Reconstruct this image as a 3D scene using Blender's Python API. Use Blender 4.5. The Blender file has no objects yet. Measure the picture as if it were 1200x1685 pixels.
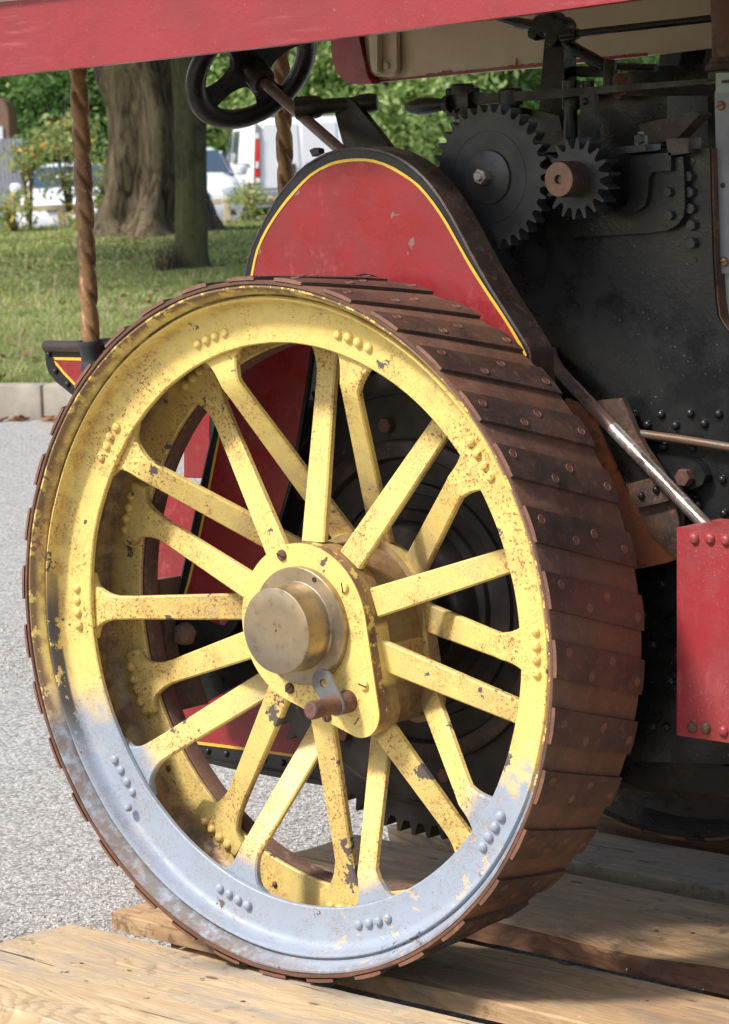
import bpy, bmesh, math, random
import numpy as np
from mathutils import Vector, Matrix
from mathutils.noise import noise as pnoise
random.seed(7)
rng = np.random.default_rng(11)
PI = math.pi
S = bpy.context.scene
COL = S.collection

# ------------------------------------------------------------------ camera
CAM = Vector((2.47148, -2.73834, 0.59727))
YAW, PITCH, ROLL, FPX = 0.699012, 0.119863, -0.0350714, 4724.4
FW = Vector((-math.sin(YAW)*math.cos(PITCH), math.cos(YAW)*math.cos(PITCH), -math.sin(PITCH)))
_r = FW.cross(Vector((0, 0, 1))).normalized()
_u = _r.cross(FW)
RT = _r*math.cos(ROLL) + _u*math.sin(ROLL)
UP = _u*math.cos(ROLL) - _r*math.sin(ROLL)
cd = bpy.data.cameras.new('camera')
co = bpy.data.objects.new('camera', cd)
COL.objects.link(co)
cd.sensor_fit = 'VERTICAL'
cd.sensor_height = 36
cd.lens = FPX/1685*36
cd.clip_start = .05
cd.clip_end = 600
m = Matrix((RT, UP, -FW)).transposed().to_4x4()
m.translation = CAM
co.matrix_world = m
S.camera = co
cd.dof.use_dof = True
cd.dof.focus_distance = 3.8
cd.dof.aperture_fstop = 22

# ------------------------------------------------------------------ sky, sun, exposure
SUN_EL, SUN_AZ = math.radians(49), math.radians(-20)   # azimuth measured from -Y towards +X
w = bpy.data.worlds.new('World'); S.world = w; w.use_nodes = True
nt = w.node_tree; nt.nodes.clear()
sky = nt.nodes.new('ShaderNodeTexSky'); sky.sky_type = 'NISHITA'; sky.sun_disc = False
sky.sun_elevation = SUN_EL; sky.sun_rotation = PI - SUN_AZ
sky.air_density = 1.2; sky.dust_density = 2.5
bg = nt.nodes.new('ShaderNodeBackground'); bg.inputs[1].default_value = .122
wo = nt.nodes.new('ShaderNodeOutputWorld')
nt.links.new(sky.outputs[0], bg.inputs[0]); nt.links.new(bg.outputs[0], wo.inputs[0])
ld = bpy.data.lights.new('sun', 'SUN'); ld.energy = 3.1; ld.angle = math.radians(8); ld.color = (1, .95, .87)
lo = bpy.data.objects.new('sun', ld); COL.objects.link(lo)
sv = Vector((math.sin(SUN_AZ)*math.cos(SUN_EL), -math.cos(SUN_AZ)*math.cos(SUN_EL), math.sin(SUN_EL)))
lo.rotation_euler = sv.to_track_quat('Z', 'Y').to_euler()
S.view_settings.view_transform = 'Standard'; S.view_settings.look = 'None'
S.view_settings.exposure = 0.62; S.view_settings.gamma = 1
S.view_settings.use_curve_mapping = False
S.cycles.max_bounces = 6

# ------------------------------------------------------------------ helpers
def at(px, py, axis, val):
    """photograph pixel -> point on the plane coordinate[axis] = val"""
    d = FW + RT*((px-600)/FPX) - UP*((py-842.5)/FPX)
    return CAM + d*((val-CAM[axis])/d[axis])
def Y(px, py, v): return at(px, py, 1, v)
def far(px, depth, z):
    """a point `depth` metres ahead of the lens under pixel column px, standing at height z"""
    d = FW + RT*((px-600)/FPX) - UP*((262-842.5)/FPX)
    q = CAM + d*depth
    return Vector((q.x, q.y, z))

def finish(o, label=None, cat=None, group=None, kind=None):
    if label: o['label'] = label
    if cat: o['category'] = cat
    if group: o['group'] = group
    if kind: o['kind'] = kind
    return o
def mesh_obj(name, me, parent=None, mat=None, loc=None):
    o = bpy.data.objects.new(name, me); COL.objects.link(o)
    if mat is not None and not me.materials:
        for q in (mat if isinstance(mat, (list, tuple)) else [mat]): me.materials.append(q)
    if loc is not None: o.location = loc
    if parent: o.parent = parent
    return o
def empty(name, loc=(0, 0, 0)):
    o = bpy.data.objects.new(name, None); COL.objects.link(o); o.location = loc
    o.empty_display_size = .1
    return o
def B(name, bm, mat, parent=None, smooth=35, loc=None):
    bmesh.ops.recalc_face_normals(bm, faces=bm.faces)
    me = bpy.data.meshes.new(name)
    bm.to_mesh(me); bm.free()
    if smooth:
        me.polygons.foreach_set('use_smooth', [True]*len(me.polygons))
        me.set_sharp_from_angle(angle=math.radians(smooth))
    return mesh_obj(name, me, parent, mat, loc)
def bevel(bm, w, seg=1, ang=30):
    es = [e for e in bm.edges if len(e.link_faces) == 2 and e.calc_face_angle(0) > math.radians(ang)]
    if es: bmesh.ops.bevel(bm, geom=es, offset=w, segments=seg, profile=.5, affect='EDGES', clamp_overlap=True)
def face(bm, vs):
    try: return bm.faces.new(vs)
    except ValueError: return None
def add_prism(bm, pts, depth):
    """pts: closed polygon of Vectors, extruded by the vector depth"""
    depth = Vector(depth)
    a = [bm.verts.new(p) for p in pts]; b = [bm.verts.new(Vector(p)+depth) for p in pts]
    face(bm, a); face(bm, b[::-1])
    n = len(a)
    for i in range(n): face(bm, [a[i], a[(i+1) % n], b[(i+1) % n], b[i]])
def add_box(bm, c, s, rot=None):
    M = Matrix.Translation(Vector(c))
    if rot is not None: M = M @ rot.to_4x4()
    M = M @ Matrix.Diagonal((s[0], s[1], s[2], 1))
    bmesh.ops.create_cube(bm, size=1, matrix=M)
def frame(d):
    d = Vector(d).normalized()
    a = Vector((0, 0, 1)) if abs(d.z) < .9 else Vector((1, 0, 0))
    u = d.cross(a).normalized(); return u, d.cross(u).normalized(), d
def add_tube(bm, pts, rad, n=12, cap=True):
    pts = [Vector(p) for p in pts]
    if not isinstance(rad, (list, tuple)): rad = [rad]*len(pts)
    rings = []; u = None
    for i, p in enumerate(pts):
        d = (pts[min(i+1, len(pts)-1)]-pts[max(i-1, 0)]).normalized()
        if u is None: u, v, _ = frame(d)
        else:
            u = (u-d*u.dot(d)).normalized(); v = d.cross(u)
        rings.append([bm.verts.new(p+(u*math.cos(2*PI*k/n)+v*math.sin(2*PI*k/n))*rad[i]) for k in range(n)])
    for a, b in zip(rings, rings[1:]):
        for k in range(n): face(bm, [a[k], a[(k+1) % n], b[(k+1) % n], b[k]])
    if cap: face(bm, rings[0][::-1]); face(bm, rings[-1])
def add_lathe(bm, c, axis, prof, n=32, closed=False):
    """prof: (radius, height along axis)"""
    u, v, d = frame(axis); c = Vector(c); rings = []
    for r, h in prof:
        if r < 1e-6: rings.append([bm.verts.new(c+d*h)])
        else: rings.append([bm.verts.new(c+d*h+(u*math.cos(2*PI*k/n)+v*math.sin(2*PI*k/n))*r) for k in range(n)])
    pairs = list(zip(rings, rings[1:]))
    if closed: pairs.append((rings[-1], rings[0]))
    for a, b in pairs:
        if len(a) == 1 and len(b) == 1: continue
        for k in range(n):
            k2 = (k+1) % n
            if len(a) == 1: face(bm, [a[0], b[k2], b[k]])
            elif len(b) == 1: face(bm, [a[k], a[k2], b[0]])
            else: face(bm, [a[k], a[k2], b[k2], b[k]])
def NB(): return bmesh.new()
def smooth_poly(pts, k=2, closed=False):
    """Catmull-Rom through the pixel points"""
    out = []; n = len(pts)
    rngi = range(n) if closed else range(n-1)
    for i in rngi:
        if closed: p0, p1, p2, p3 = pts[(i-1) % n], pts[i], pts[(i+1) % n], pts[(i+2) % n]
        else: p0, p1, p2, p3 = pts[max(i-1, 0)], pts[i], pts[i+1], pts[min(i+2, n-1)]
        for j in range(k):
            t = j/k
            out.append(tuple(.5*((2*b)+(-a+c)*t+(2*a-5*b+4*c-d)*t*t+(-a+3*b-3*c+d)*t**3) for a, b, c, d in zip(p0, p1, p2, p3)))
    if not closed: out.append(tuple(pts[-1]))
    return out
def plate(name, px, y, th, mat, parent, bev=.0012, smooth=35):
    bm = NB(); add_prism(bm, [Y(a, b, y) for a, b in px], (0, th, 0))
    if bev: bevel(bm, bev)
    return B(name, bm, mat, parent, smooth)
def ribbon(name, px, y, wdt, th, mat, parent, closed=False):
    """a flat painted line standing th proud of the face at y"""
    P = [Y(a, b, y) for a, b in px]; n = len(P); bm = NB(); L = []; R = []
    for i, p in enumerate(P):
        a = P[(i-1) % n] if closed else P[max(i-1, 0)]; b = P[(i+1) % n] if closed else P[min(i+1, n-1)]
        d = (b-a).normalized(); nn = Vector((-d.z, 0, d.x))*wdt/2*(1+.25*pnoise(p*60))
        L.append(p+nn); R.append(p-nn)
    V = [[bm.verts.new(q+Vector((0, s, 0))) for q in X] for X in (L, R) for s in (0, -th)]
    l0, l1, r0, r1 = V
    for i in range(n if closed else n-1):
        j = (i+1) % n
        face(bm, [l1[i], l1[j], r1[j], r1[i]]); face(bm, [l0[i], l0[j], l1[j], l1[i]]); face(bm, [r1[i], r1[j], r0[j], r0[i]])
    return B(name, bm, mat, parent, 0)

# ------------------------------------------------------------------ materials
class MT:
    def __init__(s, name, rough=.5, metal=0, spec=None):
        s.m = bpy.data.materials.new(name); s.m.use_nodes = True
        s.t = s.m.node_tree; s.b = s.t.nodes['Principled BSDF']
        s.b.inputs['Roughness'].default_value = rough; s.b.inputs['Metallic'].default_value = metal
        if spec is not None: s.b.inputs['Specular IOR Level'].default_value = spec
        g = s.t.nodes.new('ShaderNodeNewGeometry'); s.pos = g.outputs['Position']; s.geo = g
    def L(s, a, b): s.t.links.new(a, b)
    def set(s, inp, v):
        if hasattr(v, 'links') or isinstance(v, bpy.types.NodeSocket): s.L(v, inp)
        elif isinstance(v, (tuple, list)) and inp.type == 'RGBA': inp.default_value = (*v[:3], 1)
        else: inp.default_value = v
    def noise(s, sc, det=3, rough=.55, co=None, dist=0):
        n = s.t.nodes.new('ShaderNodeTexNoise'); s.L(co or s.pos, n.inputs['Vector'])
        n.inputs['Scale'].default_value = sc; n.inputs['Detail'].default_value = det
        n.inputs['Roughness'].default_value = rough; n.inputs['Distortion'].default_value = dist
        return n.outputs['Fac']
    def vor(s, sc, feat='F1', out='Distance', co=None):
        n = s.t.nodes.new('ShaderNodeTexVoronoi'); s.L(co or s.pos, n.inputs['Vector']); n.feature = feat
        n.inputs['Scale'].default_value = sc; return n.outputs[out]
    def rng(s, v, a, b, c=0, d=1, smooth=True):
        n = s.t.nodes.new('ShaderNodeMapRange'); s.set(n.inputs[0], v)
        for i, q in zip((1, 2, 3, 4), (a, b, c, d)): s.set(n.inputs[i], q)
        if smooth: n.interpolation_type = 'SMOOTHSTEP'
        return n.outputs[0]
    def math(s, op, a, b=0, c=0):
        n = s.t.nodes.new('ShaderNodeMath'); n.operation = op; s.set(n.inputs[0], a); s.set(n.inputs[1], b); s.set(n.inputs[2], c)
        return n.outputs[0]
    def mix(s, f, a, b):
        n = s.t.nodes.new('ShaderNodeMix'); n.data_type = 'RGBA'; s.set(n.inputs[0], f); s.set(n.inputs[6], a); s.set(n.inputs[7], b)
        return n.outputs[2]
    def mul(s, a, b):
        return s.math('MULTIPLY', a, b)
    def xyz(s, v=None):
        n = s.t.nodes.new('ShaderNodeSeparateXYZ'); s.L(v or s.pos, n.inputs[0]); return n.outputs
    def scaled(s, v3, co=None, rot=None):
        n = s.t.nodes.new('ShaderNodeMapping'); s.L(co or s.pos, n.inputs[0]); n.inputs['Scale'].default_value = v3
        if rot: n.inputs['Rotation'].default_value = rot
        return n.outputs[0]
    def objco(s): return s.t.nodes.new('ShaderNodeTexCoord').outputs['Object']
    def rand(s): return s.t.nodes.new('ShaderNodeObjectInfo').outputs['Random']
    def col(s, c): s.set(s.b.inputs['Base Color'], c)
    def ro(s, v): s.set(s.b.inputs['Roughness'], v)
    def bump(s, h, st=.3, d=.002):
        n = s.t.nodes.new('ShaderNodeBump'); s.L(h, n.inputs['Height']); n.inputs['Strength'].default_value = st; n.inputs['Distance'].default_value = d
        s.L(n.outputs[0], s.b.inputs['Normal'])

def worn(name, base, dark, rust, spots=.62, chips=.68, under=(.10, .07, .06), rough=.45, dirt=.4, bst=.35, scale=1, metal=0, scuff=None):
    """old hand-painted metal: mottled tone, dust, rust specks in patches and flaked chips"""
    M = MT(name, rough, metal)
    big = M.noise(9*scale, 4); mid = M.noise(45*scale, 5, .6); fine = M.noise(260*scale, 4, .7); vf = M.noise(700*scale, 2)
    c = M.mix(M.rng(big, .35, .7, 0, dirt), base, dark)
    c = M.mix(M.rng(mid, .45, .75, 0, dirt*.6), c, dark)
    sp = M.mul(M.rng(fine, spots-.02, spots+.05), M.rng(M.noise(14*scale, 3), .42, .62))
    c = M.mix(sp, c, rust)
    ch = M.rng(M.math('ADD', M.mul(M.noise(22*scale, 2), .75), M.mul(mid, .3)), chips-.008, chips+.008)
    c = M.mix(ch, c, under)
    c = M.mix(M.rng(vf, .62, .72, 0, .25), c, dark)
    if scuff: c = M.mix(M.mul(M.rng(M.noise(1, 6, .72, M.scaled(scuff)), .52, .66), M.rng(M.noise(5, 4), .44, .64, 0, .6)), c, tuple(min(1, x*1.15+.06) for x in base))
    M.col(c)
    rv = M.rng(M.noise(18*scale, 5, .65), .38, .62, rough-.13, rough+.12)
    M.ro(M.math('MAXIMUM', rv, M.mul(M.math('ADD', sp, ch), .8)))
    h = M.math('SUBTRACT', M.math('ADD', M.mul(mid, .5), M.mul(fine, .35)), M.mul(ch, .7))
    M.bump(h, bst, .0016)
    return M

def wheel_paint(name):
    M = MT(name, .5)
    X, Yc, Z = M.xyz()
    r = M.math('SQRT', M.math('ADD', M.mul(X, X), M.mul(Z, Z)))
    yel = (.78, .595, .175); dusty = (.42, .33, .19); brown = (.20, .105, .045); rust = (.36, .13, .035)
    blue = (.285, .335, .415); pink = (.58, .46, .36); under = (.085, .08, .085)
    big = M.noise(7, 4); mid = M.noise(38, 5, .6); fine = M.noise(230, 4, .7); vf = M.noise(620, 3)
    c = M.mix(M.rng(big, .4, .68, 0, .30), yel, (.70, .52, .17))
    c = M.mix(M.rng(M.noise(90, 5, .7), .42, .66, 0, .38), c, (.60, .45, .18))
    # dust settled towards the back of the wheel and on the spokes round the hub
    dz = M.mul(M.rng(Yc, .075, .17), M.rng(r, .15, .32, .8, .35))
    c = M.mix(M.mul(dz, M.rng(mid, .28, .62)), c, dusty)
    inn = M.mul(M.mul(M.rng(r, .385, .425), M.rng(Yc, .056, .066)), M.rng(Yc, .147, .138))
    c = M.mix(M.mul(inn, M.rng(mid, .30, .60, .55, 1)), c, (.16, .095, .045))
    c = M.mix(M.mul(M.rng(Yc, .1495, .1505), M.rng(r, .365, .37)), c, (.13, .075, .055))
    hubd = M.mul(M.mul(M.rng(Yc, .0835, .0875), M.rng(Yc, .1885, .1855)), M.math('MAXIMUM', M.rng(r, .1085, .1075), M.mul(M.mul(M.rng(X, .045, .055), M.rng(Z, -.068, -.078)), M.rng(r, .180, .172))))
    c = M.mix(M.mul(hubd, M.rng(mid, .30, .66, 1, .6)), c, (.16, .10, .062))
    c = M.mix(M.mul(M.mul(M.rng(Yc, .0692, .0702), M.rng(Yc, .088, .084)), M.mul(M.rng(r, .18, .17), M.rng(M.noise(70, 4), .4, .5))), c, (.22, .12, .075))
    # rust stain in the moulding of the rim, mostly in its upper left half
    groove = M.mul(M.rng(r, .4345, .4370), M.rng(r, .4475, .4455))
    hollow = M.mul(M.rng(r, .420, .4255), M.rng(r, .4305, .4285))
    gfront = M.rng(Yc, .06, .05)
    ul = M.rng(M.math('SUBTRACT', Z, X), -.25, .25, .45, 1)
    c = M.mix(M.mul(M.mul(M.mul(M.math('MAXIMUM', groove, M.mul(hollow, .65)), gfront), ul), M.rng(M.noise(24, 5, .65), .40, .62, 0, .8)), c, (.31, .18, .065))
    c = M.mix(M.mul(M.mul(M.mul(M.rng(r, .4355, .4362), M.rng(r, .4385, .4376)), gfront), M.rng(M.noise(30, 3), .35, .5, .3, .9)), c, (.10, .07, .04))
    # blue-grey primer sprayed over the bottom of the near ring
    n1 = M.noise(11, 4, .6)
    zb = M.math('ADD', Z, M.mul(M.math('SUBTRACT', n1, .5), .13))
    zb = M.math('ADD', zb, M.mul(M.math('SUBTRACT', M.noise(48, 5, .7), .5), M.rng(X, -.1, .15, .05, .16)))
    zb = M.math('ADD', zb, M.mul(X, .02))
    fr = M.rng(Yc, .083, .072)
    rr = M.rng(M.math('ADD', r, M.mul(M.math('SUBTRACT', n1, .5), .05)), .335, .362)
    bm = M.mul(M.mul(M.rng(zb, -.125, -.185), fr), rr)
    halo = M.mul(M.mul(M.rng(zb, -.09, -.16), fr), M.rng(r, .31, .345))
    c = M.mix(M.mul(halo, .45), c, pink)
    bc = M.mix(M.rng(M.noise(60, 6, .75), .50, .70, 0, .55), blue, (.23, .26, .31))
    bc = M.mix(M.rng(M.noise(150, 4, .7), .62, .70), bc, (.25, .2, .17))
    bc = M.mix(M.mul(M.mul(M.rng(r, .434, .437), M.rng(X, .05, -.1)), M.rng(M.noise(45, 5, .7), .36, .58)), bc, (.17, .16, .155))
    flake = M.mul(M.rng(M.noise(28, 4, .65, dist=.4), .61, .625), M.rng(X, -.1, .16, .25, 1))
    bc = M.mix(M.mul(flake, .9), bc, (.50, .42, .33))
    c = M.mix(bm, c, bc)
    # rust specks in patches
    patch = M.math('MAXIMUM', M.rng(M.noise(12, 4, .6), .44, .62), M.mul(M.mul(M.rng(r, .25, .32), M.rng(r, .385, .36)), M.rng(M.noise(16, 3), .36, .5)))
    sp = M.mul(M.rng(fine, .545, .60), patch)
    c = M.mix(M.mul(M.mul(patch, M.rng(bm, 0, 1, 1, 0)), M.rng(M.noise(60, 4), .4, .6, 0, .4)), c, (.55, .33, .12))
    c = M.mix(M.mul(M.rng(M.noise(420, 4, .75), .55, .68), M.rng(Yc, .04, .16, .25, .7)), c, (.35, .26, .13))
    c = M.mix(M.mul(sp, M.rng(bm, 0, 1, 1, .5)), c, rust)
    c = M.mix(M.mul(M.rng(vf, .60, .66), M.rng(M.noise(30, 3), .45, .6)), c, (.16, .12, .07))
    # black/brown chips
    chn = M.math('ADD', M.mul(M.noise(19, 3, .5), .72), M.mul(M.noise(120, 4, .65), .30))
    ch = M.rng(chn, .650, .658)
    lip = M.mul(M.rng(r, .4405, .4455), M.rng(Yc, .03, .018))
    lc = M.mul(lip, M.rng(M.noise(55, 5, .7), .44, .47))
    c = M.mix(M.mul(lc, M.rng(bm, 0, 1, .9, .35)), c, (.17, .095, .06))
    zl = M.mul(M.rng(X, -.25, -.36), M.mul(M.rng(Z, .10, -.02), M.rng(Z, -.22, -.13)))
    strip = M.mul(M.mul(zl, M.mul(M.rng(r, .426, .428), M.rng(r, .4345, .433))), M.rng(M.noise(34, 5, .7), .44, .46))
    strip = M.mul(strip, gfront)
    c = M.mix(strip, c, under)
    c = M.mix(ch, c, (.12, .09, .085))
    M.col(c)
    M.ro(M.math('MAXIMUM', M.rng(mid, .35, .65, .38, .56), M.mul(M.math('ADD', sp, ch), .8)))
    h = M.math('SUBTRACT', M.math('ADD', M.mul(mid, .5), M.mul(fine, .35)), M.mul(M.math('ADD', ch, strip), .8))
    M.bump(M.math('SUBTRACT', h, M.mul(flake, .4)), .5, .0018)
    return M.m

def rusty(name, a, b, c3, rough=.7, sc=1, bst=.5, metal=0):
    M = MT(name, rough, metal)
    c = M.mix(M.rng(M.noise(10*sc, 5, .6), .38, .62), a, b)
    c = M.mix(M.rng(M.noise(70*sc, 5, .7), .52, .68, 0, .8), c, c3)
    c = M.mix(M.rng(M.noise(420*sc, 3), .66, .74, 0, .6), c, (.42, .36, .32))
    M.col(c)
    M.ro(M.rng(M.noise(25*sc, 4), .35, .65, rough-.15, rough+.12))
    M.bump(M.math('ADD', M.mul(M.noise(60*sc, 4), .5), M.mul(M.noise(380*sc, 4, .7), .5)), bst, .0015)
    return M.m

def wood(name, a, b, grey, ang=0, dirt=.35, obj=False):
    M = MT(name, .75, 0, .3)
    co = M.scaled((1, 1, 1), M.objco())
    rd = M.rand()
    off = M.t.nodes.new('ShaderNodeVectorMath'); off.operation = 'ADD'; M.L(co, off.inputs[0])
    cb = M.t.nodes.new('ShaderNodeCombineXYZ'); M.L(M.mul(rd, 37), cb.inputs[0]); M.L(M.mul(rd, 11), cb.inputs[1]); M.L(M.mul(rd, 23), cb.inputs[2])
    M.L(cb.outputs[0], off.inputs[1]); co = off.outputs[0]
    warp = M.noise(1.0, 3, .5, M.scaled((1.6, 7, 7), co), .6)
    w2 = M.math('ADD', M.mul(M.xyz(co)[1], 95), M.mul(warp, 26))
    ring = M.math('FRACT', w2)
    ringl = M.mul(M.rng(ring, .25, .93), M.rng(ring, 1.0, .95))
    g = M.noise(1.0, 5, .6, M.scaled((3, 40, 40), co), .5)
    fib = M.noise(1.0, 5, .75, M.scaled((14, 420, 420), co))
    c = M.mix(M.rng(g, .36, .64, 0, .8), a, b)
    c = M.mix(M.mul(ringl, M.rng(M.noise(3, 3), .35, .65, .25, .75)), c, (b[0]*.80, b[1]*.70, b[2]*.58))
    c = M.mix(M.rng(fib, .50, .66, 0, .5), c, (b[0]*.55, b[1]*.5, b[2]*.45))
    c = M.mix(M.rng(M.noise(1.0, 6, .7, M.scaled((4, 13, 13), co), .3), .46, .66, 0, dirt), c, grey)
    c = M.mix(M.mul(M.rng(M.noise(26, 5, .75), .52, .66, 0, .7), M.rng(M.noise(4, 3), .45, .6)), c, (grey[0]*.45, grey[1]*.4, grey[2]*.36))
    c = M.mix(M.rng(M.noise(150, 3), .69, .72, 0, .8), c, (.06, .04, .03))
    c = M.mix(M.mul(M.rng(M.noise(1.0, 4, .6, M.scaled((2.4, 90, 90), co), .3), .66, .675), .9), c, (.06, .04, .028))
    kn = M.vor(7.5, 'F1', 'Distance', M.scaled((1, 2.4, 2.4), co))
    c = M.mix(M.rng(kn, .12, .06, 0, .85), c, (.15, .065, .03))
    c = M.mix(M.rng(M.noise(95, 2), .735, .75, 0, .8), c, (.75, .68, .55))
    M.col(c)
    M.bump(M.math('ADD', M.mul(fib, .6), M.mul(g, .5)), .5, .0018)
    return M.m

def plain(name, c, rough=.5, metal=0, var=.15, sc=30, bst=.1, c2=None):
    M = MT(name, rough, metal)
    d = c2 or tuple(x*.6 for x in c)
    M.col(M.mix(M.rng(M.noise(sc, 5, .6), .35, .7, 0, var*2), c, d))
    if bst: M.bump(M.noise(sc*6, 3), bst, .001)
    return M.m

mat = {}
mat['wheel'] = wheel_paint('wheel paint')
mat['tyre'] = rusty('rusty tyre', (.20, .095, .062), (.15, .07, .045), (.28, .13, .08), .72)
mat['strake'] = rusty('rusty strake', (.092, .046, .030), (.048, .029, .022), (.15, .060, .034), .5, bst=.6)
mat['band'] = rusty('rusty rim band', (.145, .064, .038), (.10, .048, .031), (.20, .085, .045), .62, bst=.6)
mat['rivetrust'] = rusty('rusty rivet', (.15, .065, .042), (.10, .048, .034), (.2, .085, .055), .6)
mat['strakerivet'] = rusty('rusty countersunk rivet', (.17, .072, .046), (.12, .052, .035), (.22, .09, .055), .55)
mat['pin'] = rusty('rusty crank pin', (.17, .08, .058), (.105, .052, .04), (.24, .11, .07), .6, sc=2, bst=.8)
mat['dustin'] = rusty('dusty rim inside', (.16, .085, .06), (.10, .055, .04), (.26, .16, .11), .85)
mat['red'] = worn('red paint', (.27, .021, .025), (.19, .020, .023), (.16, .08, .06), .64, .70, (.20, .12, .10), .38, .7, scuff=(70, 70, 60)).m
mat['redwood'] = worn('red fascia paint', (.30, .032, .041), (.23, .028, .035), (.62, .45, .42), .685, .74, (.20, .10, .09), .40, .8, scale=.8, bst=.6, scuff=(9, 90, 90)).m
mat['redbox'] = worn('red box paint', (.33, .034, .043), (.28, .05, .05), (.30, .17, .13), .60, .69, (.26, .19, .16), .42, .9, bst=.5, scuff=(45, 45, 16)).m
mat['black'] = worn('black paint', (.015, .016, .018), (.008, .008, .010), (.10, .075, .06), .68, .78, (.05, .03, .022), .38, .4, bst=.5).m
mat['blackplate'] = worn('black hornplate paint', (.012, .013, .0145), (.005, .0055, .006), (.20, .20, .19), .675, .8, (.045, .04, .036), .34, .9, bst=.6, scale=.8).m
mat['oily'] = worn('oily black iron', (.012, .008, .007), (.006, .005, .005), (.10, .035, .018), .64, .72, (.05, .022, .014), .36, .5, bst=.6).m
mat['gear'] = worn('grey black gear steel', (.030, .031, .034), (.015, .016, .017), (.14, .075, .045), .67, .75, (.085, .045, .03), .42, .5, bst=.4).m
mat['gearbig'] = worn('dusty black gear iron', (.030, .025, .023), (.016, .014, .013), (.15, .05, .035), .66, .70, (.085, .052, .042), .55, .7, bst=.5).m
mat['cream'] = worn('cream canopy paint', (.58, .47, .33), (.45, .35, .24), (.3, .2, .13), .70, .8, (.3, .2, .14), .5, .4).m
mat['yellow'] = plain('yellow lining paint', (.74, .45, .05), .45, 0, .2, 60)
mat['brownband'] = rusty('oily brown guard edge', (.050, .030, .024), (.028, .020, .018), (.11, .05, .03), .42, bst=.4)
mat['brass'] = None
M = MT('tarnished bronze', .35, .78)
c = M.mix(M.rng(M.noise(14, 4), .35, .68), (.46, .35, .225), (.30, .25, .185))
c = M.mix(M.rng(M.noise(60, 5, .7), .55, .7, 0, .6), c, (.17, .13, .09)); M.col(c)
M.ro(M.rng(M.noise(20, 4), .3, .7, .28, .48)); M.bump(M.noise(300, 3), .12, .001); mat['brass'] = M.m
mat['barley'] = rusty('brown barley twist brass', (.33, .18, .08), (.20, .10, .05), (.42, .27, .13), .42, sc=2, bst=.3, metal=.35)
mat['steel'] = rusty('polished worn rod', (.55, .51, .49), (.27, .21, .185), (.62, .6, .58), .3, bst=.3, metal=.8)
mat['rodbrown'] = rusty('brown oily rod', (.20, .115, .10), (.13, .08, .07), (.28, .17, .145), .38, bst=.2, metal=.3)
mat['zinc'] = rusty('grey link plate', (.20, .21, .215), (.14, .145, .15), (.24, .15, .11), .5, metal=.4, bst=.2)
mat['orange'] = rusty('orange rust plate', (.42, .115, .035), (.26, .085, .04), (.06, .038, .028), .8, sc=.8)
mat['blockrust'] = rusty('dusty brown block', (.27, .17, .115), (.17, .105, .075), (.33, .22, .15), .85, sc=1.5, bst=.8)
mat['brownrust'] = rusty('brown rust plate', (.14, .075, .045), (.055, .036, .028), (.24, .10, .045), .78, sc=1.2)
mat['copper'] = rusty('brown copper pipe', (.15, .085, .055), (.10, .10, .085), (.22, .10, .055), .5, metal=.3)
mat['greenpipe'] = rusty('green grey pipe', (.13, .17, .155), (.10, .12, .11), (.25, .10, .05), .5)
mat['clad'] = worn('grey cladding paint', (.19, .20, .225), (.13, .14, .15), (.3, .3, .3), .7, .85, (.1, .08, .07), .42, .4).m
mat['cladgreen'] = worn('pale green pipe paint', (.26, .31, .285), (.18, .21, .2), (.3, .3, .3), .7, .85, (.1, .08, .07), .4, .4).m
mat['screwbrass'] = rusty('brass screw', (.33, .22, .10), (.22, .13, .06), (.2, .09, .05), .5, metal=.5)
mat['wheelrivet'] = mat['wheel']
mat['wood1'] = wood('pale pallet wood', (.60, .46, .29), (.47, .34, .20), (.34, .30, .25), dirt=.85)
mat['wood2'] = wood('orange pallet wood', (.53, .36, .20), (.38, .235, .12), (.24, .18, .13), dirt=.8)
mat['wood3'] = wood('grey pallet wood', (.38, .30, .215), (.27, .20, .14), (.17, .15, .13), dirt=.5)
mat['bark'] = wood('splintered dark bark edge', (.22, .11, .055), (.12, .06, .035), (.1, .08, .07))

# ================================================================== TRACTION ENGINE
ENG = finish(empty('traction_engine', (0, 0, 0)), 'steam traction engine with yellow spoked rear wheel and red panels, standing on pallet planks', 'traction engine')
NR = 192
def ycyl(name, y0, y1, r, mat_, parent, c=(0, 0), n=32, bev=.001):
    bm = NB(); add_lathe(bm, (c[0], y0, c[1]), (0, 1, 0), [(0, 0), (r-bev, 0), (r, bev), (r, y1-y0-bev), (r-bev, y1-y0), (0, y1-y0)], n)
    return B(name, bm, mat_, parent)

# ---- rear wheel ---------------------------------------------------
bm = NB()
rimp = [(.4508, .0015), (.4480, .0012), (.4468, .003), (.4400, .0165), (.4382, .0195), (.4378, .0235), (.4362, .0240), (.4350, .0200), (.4335, .0178), (.4318, .0178), (.4303, .0200),
        (.4294, .026), (.4283, .033), (.4255, .0395), (.4215, .0432), (.4160, .0448), (.375, .0455), (.3735, .047), (.3735, .0525), (.375, .0537), (.42, .0537),
        (.432, .058), (.438, .068), (.4385, .08), (.4385, .118), (.434, .131), (.424, .1405), (.415, .1440), (.375, .1440), (.3735, .1455),
        (.3735, .1505), (.375, .152), (.430, .152), (.4345, .160), (.4320, .1985), (.4400, .1985), (.4450, .1)]
add_lathe(bm, (0, 0, 0), (0, 1, 0), rimp, NR, closed=True)
for v in bm.verts:                                    # a cast and much repainted ring is never quite true
    rr = math.hypot(v.co.x, v.co.z); k = 1+.0016*pnoise(v.co*9)+.0006*pnoise(v.co*45)
    v.co.x *= k; v.co.z *= k; v.co.y += .0012*pnoise(v.co*14+Vector((5, 0, 0)))
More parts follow.
